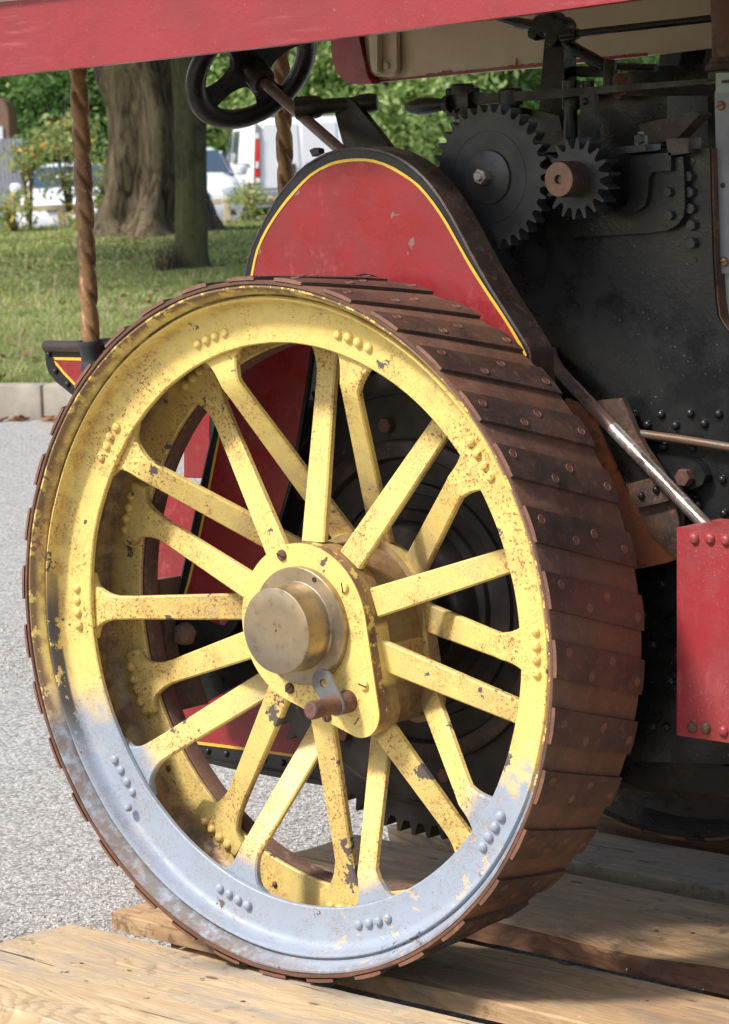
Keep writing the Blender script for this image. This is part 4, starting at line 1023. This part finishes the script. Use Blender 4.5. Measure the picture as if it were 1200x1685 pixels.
# tall dry stems with seed heads
V_ = []
def stem(px, py_head, depth, h, lean):
    b = far(px, depth, GR); t = b+Vector((lean*RT.x, lean*RT.y, h)); w = RT*.0022
    V_.append([b-w, b+w, t+w*.6, t-w*.6])
    for k in range(5):
        c0 = t+(t-b)*(k*.045-.06); 
        for s in (1, -1):
            e = c0+RT*(.008*s)+UP*.022; V_.append([c0-UP*.012, c0+RT*(.0055*s), e, c0+UP*.016])
for px, d, h, ln in ((58, 17.5, .33, -.02), (45, 17, .25, -.04), (68, 18.5, .34, .05), (98, 16, .34, -.06), (92, 16.2, .24, -.05), (24, 16, .26, -.05), (10, 16, .2, .03), (52, 15.5, .2, .04), (205, 16.5, .28, -.06), (220, 17, .2, .0), (182, 18, .22, -.07), (250, 18, .22, .02), (340, 20, .2, .03), (78, 15, .15, .02), (120, 15.3, .18, -.03), (30, 14.4, .14, .02), (150, 16.5, .2, .03), (5, 14.6, .2, .04)):
    stem(px, 0, d, h, ln)
th = soup('tall_grass', np.array([[tuple(v) for v in q] for q in V_]), None, mat['straw']); finish(th, 'tall straw coloured grass stems with seed heads', 'grass', kind='stuff')
def leaves_on(n, pos, size, name, m_):
    a = rng.uniform(0, 2*PI, n); t = rng.uniform(-.5, .5, (n, 2)); s = rng.uniform(size*.6, size*1.3, n)[:, None]
    u = np.stack([np.cos(a), np.sin(a), t[:, 0]], 1)*s; v = np.stack([-np.sin(a), np.cos(a), t[:, 1]], 1)*s*.6
    return np.stack([pos-u, pos-v*.8+u*.1, pos+u, pos+v], 1)
dl_ = rng.uniform(14.2, 42, 560); p1 = farN(rng.uniform(-30, 450, 560), dl_, GR+.03); p1[:, 2] += .013*np.maximum(0, dl_-23)
s_ = rng.uniform(-1.5, 2.5, 170); off = np.abs(rng.normal(0, .07, 170))
p2 = np.array(K0)[None]+np.array(KD)[None]*s_[:, None]-np.array(KN)[None]*off[:, None]; p2[:, 2] = GZ+.015
p3 = np.concatenate([p1, p2])
dl = soup('fallen_leaves', leaves_on(len(p3), p3, .045, '', None), None, mat['deadleaf']); finish(dl, 'dry brown fallen leaves scattered on the lawn and along the kerb', 'leaves', kind='stuff')
# chips of wood and grit on the near plank and grit in the gap
pc = np.array([tuple(at(x, y, 2, PZ+.002)) for x, y in ((60, 1580), (118, 1583), (133, 1583), (100, 1598), (212, 1596), (55, 1552), (333, 1611), (140, 1612), (300, 1560), (240, 1640))])
wc = soup('wood_chips', leaves_on(len(pc), pc, .0055, '', None), None, mat['straw']); finish(wc, 'small pale wood chips lying on the near plank', 'chips', kind='stuff')

# ================================================================== TREES
def trunk_bm(base, pts, rad, n=20, rough=.1, flute=5, fl=.12):
    bm = NB(); rings = []
    P_ = [base+Vector(p) for p in pts]
    m = len(P_)
    for i in range(m):
        ring = []
        for k in range(n):
            a = 2*PI*k/n; r = rad[i]*(1+fl*math.sin(flute*a+1.3*math.sin(i*.25))*(1.0 if i < m*.6 else .4)+rough*pnoise(Vector((math.cos(a)*1.6, math.sin(a)*1.6, P_[i].z*1.1))))
            ring.append(bm.verts.new(P_[i]+Vector((r*math.cos(a), r*math.sin(a), 0))))
        rings.append(ring)
    for a, b in zip(rings, rings[1:]):
        for k in range(n): face(bm, [a[k], a[(k+1) % n], b[(k+1) % n], b[k]])
    face(bm, rings[-1]); return bm
def crown(n_clump, per, c, rx, ry, rz, size, spread=.9, low=-1):
    out = []
    for _ in range(n_clump):
        while True:
            u = rng.normal(0, 1, 3); u /= np.linalg.norm(u)
            if u[2] > low: break
        cc = np.array(c)+u*np.array([rx, ry, rz])*rng.uniform(.55, 1.0)
        p = cc+rng.normal(0, spread, (per, 3))*np.array([1, 1, .6])
        a = rng.normal(0, 1, (per, 3)); a /= np.linalg.norm(a, axis=1)[:, None]
        b = np.cross(a, rng.normal(0, 1, (per, 3))); b /= np.linalg.norm(b, axis=1)[:, None]
        s = rng.uniform(size*.6, size*1.3, per)[:, None]
        out.append(np.stack([p-a*s, p+b*s*.45, p+a*s, p-b*s*.45], 1))
    return np.concatenate(out)
# the big fluted trunk
b1 = far(256, 38, LZ(38)-.05)
T1 = finish(empty('tree', b1), 'large old tree with a thick fluted grey trunk behind the wheel', 'tree', 'trees shading the lawn')
zs = [0, .12, .3, .55, .9, 1.3, 1.8, 2.4, 3.2, 4.2, 5.5, 7.0]
rs = [.98, .82, .71, .65, .62, .61, .62, .64, .66, .58, .45, .3]
def fine(zs, rs, k=4):
    Z, R2 = [], []
    for i in range(len(zs)-1):
        for j in range(k): f = j/k; Z.append(zs[i]+(zs[i+1]-zs[i])*f); R2.append(rs[i]+(rs[i+1]-rs[i])*f)
    return Z+[zs[-1]], R2+[rs[-1]]
Zf, Rf = fine(zs, rs)
B('trunk', trunk_bm(Vector((0, 0, 0)), [(.05*math.sin(z)-.10*min(z, 2)*.3, 0, z) for z in Zf], Rf, 64, .22, 6, .13), mat['barkA'], T1, 60)
bm = NB()
for a in (.4, 1.6, 2.9, 4.1, 5.3): add_tube(bm, [(0, 0, 3.6), (math.cos(a)*1.2, math.sin(a)*1.2, 5.2), (math.cos(a)*3.5, math.sin(a)*3.5, 7.2)], [.30, .22, .08], 10)
B('limbs', bm, mat['barkA'], T1)
soup('crown', crown(150, 60, tuple(-fd*8.5+Vector((0, 0, 7.0))), 6.0, 6.0, 3.0, .26, .75), T1, mat['leafB'])
b2 = far(309, 28.3, LZ(28.3)-.03)
T2 = finish(empty('tree', b2), 'slender tree with a smooth straight trunk in front of the big fluted one', 'tree', 'trees shading the lawn')
Zf, Rf = fine([0, .08, .2, .45, .9, 1.5, 2.3, 3.5, 5, 7], [.25, .185, .165, .160, .152, .150, .158, .15, .12, .07])
B('trunk', trunk_bm(Vector((0, 0, 0)), [(.014*z, .01*z, z) for z in Zf], Rf, 32, .07, 3, .03), mat['barkB'], T2, 60)
bm = NB()
for a in (.9, 2.6, 4.4): add_tube(bm, [(0, 0, 3.3), (math.cos(a)*1, math.sin(a)*1, 4.6), (math.cos(a)*2.4, math.sin(a)*2.4, 5.8)], [.08, .06, .02], 8)
B('limbs', bm, mat['barkB'], T2)
soup('crown', crown(110, 55, tuple(-fd*2.0+Vector((0, 0, 5.8))), 5.5, 5.5, 2.4, .22, .7), T2, mat['leafB'])
bm = NB()
for k in range(70):
    a = random.uniform(0, 2*PI); r = random.uniform(.02, .17); p = far(272, 28.0, LZ(28))+Vector((r*math.cos(a), r*math.sin(a), 0))
    add_tube(bm, [p, p+Vector((random.uniform(-.06, .06), random.uniform(-.06, .06), random.uniform(.08, .30)))], [.012, .003], 4)
o = B('root_suckers', bm, mat['twig'], None, 0); finish(o, 'dark brown twiggy tuft at the foot of the slender trunk', 'twigs', kind='stuff')

# hedge-row trees beyond the cars, each its own
specs = [(-40, 66, 4.2, 0, 'mid green bushy tree at the far left behind the board fence'), (130, 64, 3.6, 1, 'dark green tree above the pale car'),
         (250, 68, 4.0, 0, 'mid green tree behind the fluted trunk'), (395, 63, 3.4, 0, 'mid green tree left of the white van'),
         (520, 66, 3.8, 1, 'dark green tree above the van roof'), (640, 62, 3.8, 0, 'light green tree over the red gear guard'),
         (760, 68, 4.0, 0, 'mid green tree behind the reversing lever handle'), (900, 64, 4.0, 1, 'dark green tree behind the governor column'), (1040, 67, 4.2, 0, 'mid green tree glimpsed behind the valve rods'),
         (60, 76, 5.2, 0, 'taller green tree in the back row at the left'), (330, 77, 5.4, 1, 'taller dark tree in the back row behind the slender trunk'), (600, 76, 5.2, 0, 'taller green tree in the back row behind the steering bracket'), (860, 78, 5.4, 1, 'taller dark tree in the back row behind the spur gear')]
for px, dep, rz, dk, lab in specs:
    b = far(px, dep, CP); T = finish(empty('tree', b), lab, 'tree', 'trees beyond the car park')
    soup('crown', crown(150, 130, (0, 0, rz*.78), 2.9, 2.2, rz*.85, .105, .36), T, mat['leafB' if dk else 'leafA'])
    bm = NB(); add_tube(bm, [(0, 0, -.1), (.1, 0, 1.5), (0, .1, rz*.9)], [.22, .17, .08], 10); B('trunk', bm, mat['barkA'], T)
hb = []
for k in range(26):
    q = far(-120+k*55, 82, CP); hb.append(crown(40, 110, (q.x, q.y, 3.2), 1.6, 1.4, 4.0, .22, .6))
finish(soup('woodland', np.concatenate(hb), None, mat['leafB']), 'dense woodland closing the view behind everything', 'woodland', kind='stuff')

# light shrubs with yellowing leaves in front of the pale car
def shrub(px, dep, h, rx, rz, cz, nclump, lab, dx=0):
    b = far(px, dep, LZ(dep)-.03); T = finish(empty('shrub', b), lab, 'shrub', 'shrubs along the rail')
    c = crown(nclump, 26, (dx, 0, cz), rx, rx*.6, rz, .052, .13)
    soup('foliage', c, T, mat['leafC'])
    bm = NB()
    for k in range(9):
        a = random.uniform(0, 2*PI); r = random.uniform(.3, .9)*rx
        add_tube(bm, [(0, 0, 0), (dx*.5+r*.35*math.cos(a), r*.3*math.sin(a), cz*.6), (dx+r*math.cos(a), r*.6*math.sin(a), cz+random.uniform(-.3, .9)*rz)], [.018, .012, .004], 6)
    B('stems', bm, mat['twig'], T)
shrub(112, 41.8, 2, .50, .80, 1.20, 32, 'tall airy shrub with yellowing leaves in front of the pale car')
shrub(45, 41.5, 1, .42, .26, 1.15, 16, 'thin shrub with a spray of pale leaves at the left of the car windscreen')
shrub(18, 41.2, 1, .32, .26, .34, 14, 'low pale green shrub at the left edge by the car wheel')
shrub(165, 41.6, 1, .18, .42, .66, 16, 'slim yellow green shrub beside the fluted trunk')
shrub(130, 41.0, 1, .36, .10, .12, 10, 'low weedy shrub under the timber rail')
shrub(405, 41.4, 1, .09, .34, .36, 12, 'single green weed stem standing before the van bumper')

# ================================================================== RAIL, FENCE, HUT
timber = plain('grey weathered timber', (.60, .50, .36), .85, 0, .3, 8, .3, (.42, .35, .25))
RAIL = finish(empty('knee_rail', far(95, 42.2, LZ(42))), 'low timber rail on short square posts between lawn and parked cars', 'fence')
def loc(o_, p): return Vector(p)-o_.location
ra, rb_ = far(-60, 42.2, .145), far(560, 42.2, .165)
for a, b in ((0, .34), (.343, .68), (.683, 1)):
    bm = NB(); p0, p1 = ra.lerp(rb_, a), ra.lerp(rb_, b); d = (p1-p0); mid = (p0+p1)/2
    add_box(bm, loc(RAIL, mid), (d.length, .09, .085), Matrix.Rotation(math.atan2(d.y, d.x), 3, 'Z')); bevel(bm, .008); B('rail', bm, timber, RAIL)
for px in (-40, 97, 234, 371, 508):
    bm = NB(); add_box(bm, loc(RAIL, far(px, 42.2, -.04)), (.10, .09, .34), Matrix.Rotation(YAW, 3, 'Z')); bevel(bm, .008); B('post', bm, timber, RAIL)
fw_ = plain('pale grey board', (.26, .28, .31), .8, 0, .3, 5, .2)
FN = finish(empty('board_fence', far(10, 58, CP)), 'pale grey vertical board fence at the left edge behind the car', 'fence')
for k in range(16):
    bm = NB(); add_box(bm, loc(FN, far(-60+k*6.4, 58, CP+1.03)), (.066, .02, 2.06), Matrix.Rotation(YAW, 3, 'Z')); bevel(bm, .003); B('board', bm, fw_, FN)
bm = NB(); add_box(bm, loc(FN, far(-12, 58.05, CP+1.2)), (1.3, .04, .09), Matrix.Rotation(YAW, 3, 'Z')); B('rail', bm, fw_, FN)
HUT = finish(empty('waste_container', far(-30, 60, CP-.12)), 'brown container with a rounded top corner above the board fence', 'container')
bm = NB(); pts = []
for a in range(7): t = PI/2*a/6; pts.append((.25+.35*math.sin(t)+.0, 2.6+.35*math.cos(t)))
pts = [(-.9, 2.95)]+pts+[(.6, 0), (-.9, 0)]
Rm = Matrix.Rotation(YAW, 3, 'Z')
add_prism(bm, [Rm @ Vector((x, 0, z+.15)) for x, z in pts], Rm @ Vector((0, 1.6, 0))); B('body', bm, plain('brown painted metal', (.21, .12, .075), .6, 0, .3, 6), HUT, 30)
bm = NB(); add_box(bm, Rm @ Vector((.22, -.02, 2.30)), (.5, .03, .32), Rm); B('white_panel', bm, plain('white panel', (.75, .76, .78), .5), HUT, 0)
for k in range(5):
    bm = NB(); add_box(bm, Rm @ Vector((-.5+k*.2, -.015, 2.75)), (.04, .03, .36), Rm); B('rib', bm, plain('dark rib', (.08, .06, .05), .6), HUT, 0)

# ================================================================== PARKED VEHICLES
silver = plain('silver car paint', (.72, .75, .79), .35, .0, .05, 2, 0); white = plain('white van paint', (.80, .81, .83), .3, 0, .04, 2, 0)
glass = MT('car glass', .06); glass.col((.045, .07, .10)); glass.b.inputs['Specular IOR Level'].default_value = .9; glass = glass.m
blk = plain('black trim', (.03, .03, .033), .6); chrome = plain('headlamp glass', (.55, .58, .6), .12, .4); redl = plain('red lamp', (.65, .015, .02), .2)
greyt = plain('grey plastic trim', (.16, .165, .17), .6); lampw = plain('white lamp', (.8, .8, .8), .2); platew = plain('number plate white', (.80, .80, .76), .4)
def loft(bm, secs, n=24, p=3.2):
    rings = []
    for y, zc, hz, hx in secs:
        ring = []
        for k in range(n):
            a = 2*PI*k/n; c_, s__ = math.cos(a), math.sin(a)
            ring.append(bm.verts.new((hx*math.copysign(abs(c_)**(2/p), c_), y, zc+hz*math.copysign(abs(s__)**(2/p), s__))))
        rings.append(ring)
    for a, b in zip(rings, rings[1:]):
        for k in range(n): face(bm, [a[k], a[(k+1) % n], b[(k+1) % n], b[k]])
    face(bm, rings[0]); face(bm, rings[-1][::-1])
def quad(name, pts, m_, parent, th=.012, smooth=0):
    bm = NB(); v = [Vector(p) for p in pts]; nrm = (v[1]-v[0]).cross(v[-1]-v[0]).normalized()
    add_prism(bm, v, nrm*th); bevel(bm, .004); return B(name, bm, m_, parent, smooth)
def wheel(parent, x, y, r=.31):
    bm = NB(); s = 1 if x > 0 else -1
    add_lathe(bm, (x, y, r), (s, 0, 0), [(0, -.1), (r*.9, -.1), (r, -.08), (r, .07), (r*.93, .09), (r*.66, .09), (r*.64, .07), (0, .07)], 28); w = B('wheel', bm, blk, parent)
    bm = NB(); add_lathe(bm, (x, y, r), (s, 0, 0), [(r*.63, .071), (r*.6, .085), (.05, .09), (0, .1)], 20); B('hub_cap', bm, chrome, w)
def car(px, dep, z, rot, label, text, w=.86):
    o = finish(empty('parked_car', far(px, dep, z)), label, 'car', 'silver cars parked behind the rail'); o.rotation_euler = (0, 0, rot)
    # front points to -Y in its own frame
    bm = NB()
    loft(bm, [(-.02, .50, .20, .60), (.06, .50, .27, .78), (.25, .53, .34, w-.02), (.6, .58, .40, w), (1.1, .62, .43, w), (1.6, .64, .44, w), (3.2, .65, .44, w), (3.7, .66, .42, w-.03), (3.86, .62, .32, w-.12)], 32, 4)
    body = B('body', bm, silver, o, 60)
    bm = NB()
    def hoop(y, zt, hx, zb=1.0, hb=w-.07):
        return [(-hb, y, zb), (-hx, y, zt-.07), (-hx+.12, y, zt), (0, y, zt+.02), (hx-.12, y, zt), (hx, y, zt-.07), (hb, y, zb)]
    hs = [hoop(.95, 1.01, .70), hoop(1.3, 1.22, .66), hoop(1.68, 1.40, .60), hoop(2.2, 1.455, .58), hoop(3.0, 1.43, .58), hoop(3.45, 1.30, .60), hoop(3.75, 1.05, .66)]
    R2 = [[bm.verts.new(q) for q in h] for h in hs]
    for a, b in zip(R2, R2[1:]):
        for k in range(6): face(bm, [a[k], a[k+1], b[k+1], b[k]])
    face(bm, R2[0]); face(bm, R2[-1][::-1]); B('cabin', bm, silver, body, 50)
    def pt(i, f, x): h0, h1 = hs[i], hs[i+1]; return None
    quad('windscreen', [(-.68, .985, 1.035), (.68, .985, 1.035), (.545, 1.62, 1.385), (-.545, 1.62, 1.385)], glass, o, .02)
    for s in (1, -1):
        L_ = [(s*.765, 1.25, 1.02), (s*.765, 2.2, 1.02), (s*.628, 2.15, 1.36), (s*.640, 1.75, 1.32)]
        quad('side_window', L_ if s > 0 else L_[::-1], glass, o, .012)
        L_ = [(s*.765, 2.28, 1.02), (s*.76, 3.25, 1.02), (s*.630, 3.05, 1.33), (s*.628, 2.25, 1.36)]
        quad('side_window', L_ if s > 0 else L_[::-1], glass, o, .012)
        bm = NB(); loft(bm, [(-.01, .66, .05, .10), (.05, .68, .085, .17), (.22, .72, .09, .17)], 16, 3)
        for v in bm.verts: v.co.x += s*.60; v.co.y += .04*abs(v.co.x-.4)
        B('headlight', bm, chrome, o, 50)
        bm = NB(); loft(bm, [(1.18, 1.05, .07, .03), (1.22, 1.06, .085, .10), (1.32, 1.06, .07, .09)], 12, 3)
        for v in bm.verts: v.co.x += s*.90
        B('door_mirror', bm, silver, o, 50)
        wheel(o, s*(w-.09), .75); wheel(o, s*(w-.09), 3.15)
    quad('lower_grille', [(-.38, -.035, .30), (.38, -.035, .30), (.38, -.035, .40), (-.38, -.035, .40)], blk, o, .02)
    quad('grille', [(-.28, -.035, .64), (.28, -.035, .64), (.30, -.02, .70), (-.30, -.02, .70)], blk, o, .02)
    for s in (1, -1): quad('fog_lamp_recess', [(s*.62-.1, -.005, .34), (s*.62+.1, -.005, .34), (s*.62+.1, -.005, .43), (s*.62-.1, -.005, .43)], blk, o, .03)
    if text:
        pl = quad('number_plate', [(-.26, -.065, .455), (.26, -.065, .455), (.26, -.065, .57), (-.26, -.065, .57)], platew, o, .01)
        cu = bpy.data.curves.new('t', 'FONT'); cu.body = text; cu.size = .115; cu.extrude = .002; cu.align_x = 'CENTER'
        ob = bpy.data.objects.new('t', cu); COL.objects.link(ob)
        me = bpy.data.meshes.new_from_object(ob.evaluated_get(bpy.context.evaluated_depsgraph_get())); bpy.data.objects.remove(ob)
        me.materials.clear(); t = mesh_obj('lettering', me, pl, blk); t.rotation_euler = (PI/2, 0, 0); t.location = (-.04, -.0785, .475)
    return o
car(100, 48.5, -.63, YAW+.02, 'silver hatchback facing the lawn behind the airy shrub, left of the big trunk', 'LX05')
car(312, 46.0, -.455, YAW+.10, 'silver hatchback partly hidden by the two tree trunks', '')

VAN = finish(empty('parked_van', far(414, 55, -.39)), 'white panel van with a tall red tail lamp, seen past the gear guard', 'van'); VAN.rotation_euler = (0, 0, YAW+.17)
bm = NB(); W2 = .95   # rear at y=0, front at +y ; left rear corner at x=0
def vh(y, z0, z1, ins, x0=0, x1=1.9):
    return [(x0, y, z0), (x0, y, z0+.55), (x0+ins*.3, y, z0+1.0 if z1 > 1.3 else z1-.15), (x0+ins, y, z1-.14), (x0+ins+.12, y, z1), (x1-ins-.12, y, z1), (x1-ins, y, z1-.14), (x1-ins*.3, y, z0+1.0 if z1 > 1.3 else z1-.15), (x1, y, z0+.55), (x1, y, z0)]
hs = [vh(-.0, .32, 1.92, .12, .04, 1.86), vh(.06, .28, 1.96, .10), vh(1.0, .25, 1.98, .10), (vh(3.2, .25, 1.97, .10)), vh(3.55, .25, 1.90, .12), vh(4.2, .25, 1.35, .14), vh(4.7, .28, 1.02, .12), vh(4.85, .35, .8, .15)]
R2 = [[bm.verts.new(q) for q in h] for h in hs]
for a, b in zip(R2, R2[1:]):
    for k in range(9): face(bm, [a[k], a[k+1], b[k+1], b[k]])
    face(bm, [a[9], a[0], b[0], b[9]])
face(bm, R2[0]); face(bm, R2[-1][::-1]); B('body', bm, white, VAN, 40)
quad('tail_lamp', [(.05, -.025, .86), (.13, -.04, .86), (.155, -.04, 1.56), (.10, -.02, 1.56)], redl, VAN, .03)
quad('reversing_lamp', [(.055, -.06, 1.02), (.125, -.065, 1.02), (.13, -.065, 1.14), (.065, -.06, 1.14)], lampw, VAN, .015)
quad('lamp_surround', [(-.012, .02, .30), (.15, -.025, .30), (.17, -.025, 1.86), (.10, .02, 1.86)], greyt, VAN, .02)
quad('lamp_block', [(.06, -.045, 1.58), (.155, -.05, 1.58), (.155, -.05, 1.68), (.075, -.045, 1.68)], lampw, VAN, .02)
quad('lamp_block', [(.05, -.045, .74), (.14, -.05, .74), (.145, -.05, .83), (.055, -.045, .83)], lampw, VAN, .02)
bm = NB(); add_box(bm, (.95, -.06, .42), (1.86, .22, .22)); bevel(bm, .04, 2); B('rear_bumper', bm, greyt, VAN)
for x0, x1 in ((.22, .93), (.97, 1.68)):
    d = quad('rear_door', [(x0, -.012, .56), (x1, -.012, .56), (x1-.03, -.002, 1.84), (x0+.03, -.002, 1.84)], white, VAN, .014)
    bm = NB(); add_box(bm, ((x0+x1)/2+.22*(1 if x0 < .5 else -1), -.045, .98), (.10, .03, .20)); bevel(bm, .01); B('door_handle', bm, blk, d)
quad('hinge_line', [(.22, -.032, .60), (.92, -.032, .60), (.92, -.032, .63), (.22, -.032, .63)], greyt, VAN, .004)
for y0, y1, nm in ((3.35, 4.0, 'cab_window'), (2.2, 3.0, 'side_window')):
    quad(nm, [(-.002, y1, 1.15), (-.002, y0, 1.15), (.085, y0, 1.76), (.085, min(y1, 3.65), 1.76)], glass, VAN, .012)
quad('windscreen_edge', [(-.003, 4.35, 1.12), (-.003, 4.15, 1.12), (.10, 3.72, 1.76), (.13, 3.80, 1.76)], glass, VAN, .012)
quad('slide_rail', [(-.014, 2.15, 1.07), (-.014, .2, 1.07), (-.014, .2, 1.11), (-.014, 2.15, 1.11)], greyt, VAN, .012)
bm = NB(); add_box(bm, (-.12, 4.05, 1.25), (.16, .10, .28)); bevel(bm, .03, 2); B('door_mirror', bm, white, VAN)
wheel(VAN, .10, 1.0, .33); wheel(VAN, 1.80, 1.0, .33); wheel(VAN, .10, 4.0, .33)
# a small show tent glimpsed beside the spur gear
TN = finish(empty('show_tent', far(752, 66, CP-.95)), 'small red and white show tent glimpsed left of the spur gear', 'tent')
for k in range(8):
    a0, a1 = 2*PI*k/8, 2*PI*(k+1)/8; R3 = 1.25
    bm = NB(); add_prism(bm, [Vector((0, 0, 3.0)), Vector((R3*math.cos(a0), R3*math.sin(a0), 2.1)), Vector((R3*math.cos(a1), R3*math.sin(a1), 2.1))], (0, 0, -.02)); B('roof_panel', bm, plain('tent red', (.6, .10, .12), .7) if k % 2 else white, TN, 0)
    bm = NB(); add_prism(bm, [Vector((R3*math.cos(a0), R3*math.sin(a0), 2.1)), Vector((R3*math.cos(a1), R3*math.sin(a1), 2.1)), Vector((R3*math.cos(a1), R3*math.sin(a1), .0)), Vector((R3*math.cos(a0), R3*math.sin(a0), .0))], (.01, .01, 0)); B('wall_panel', bm, white if k % 2 else plain('tent pink', (.6, .25, .27), .7), TN, 0)
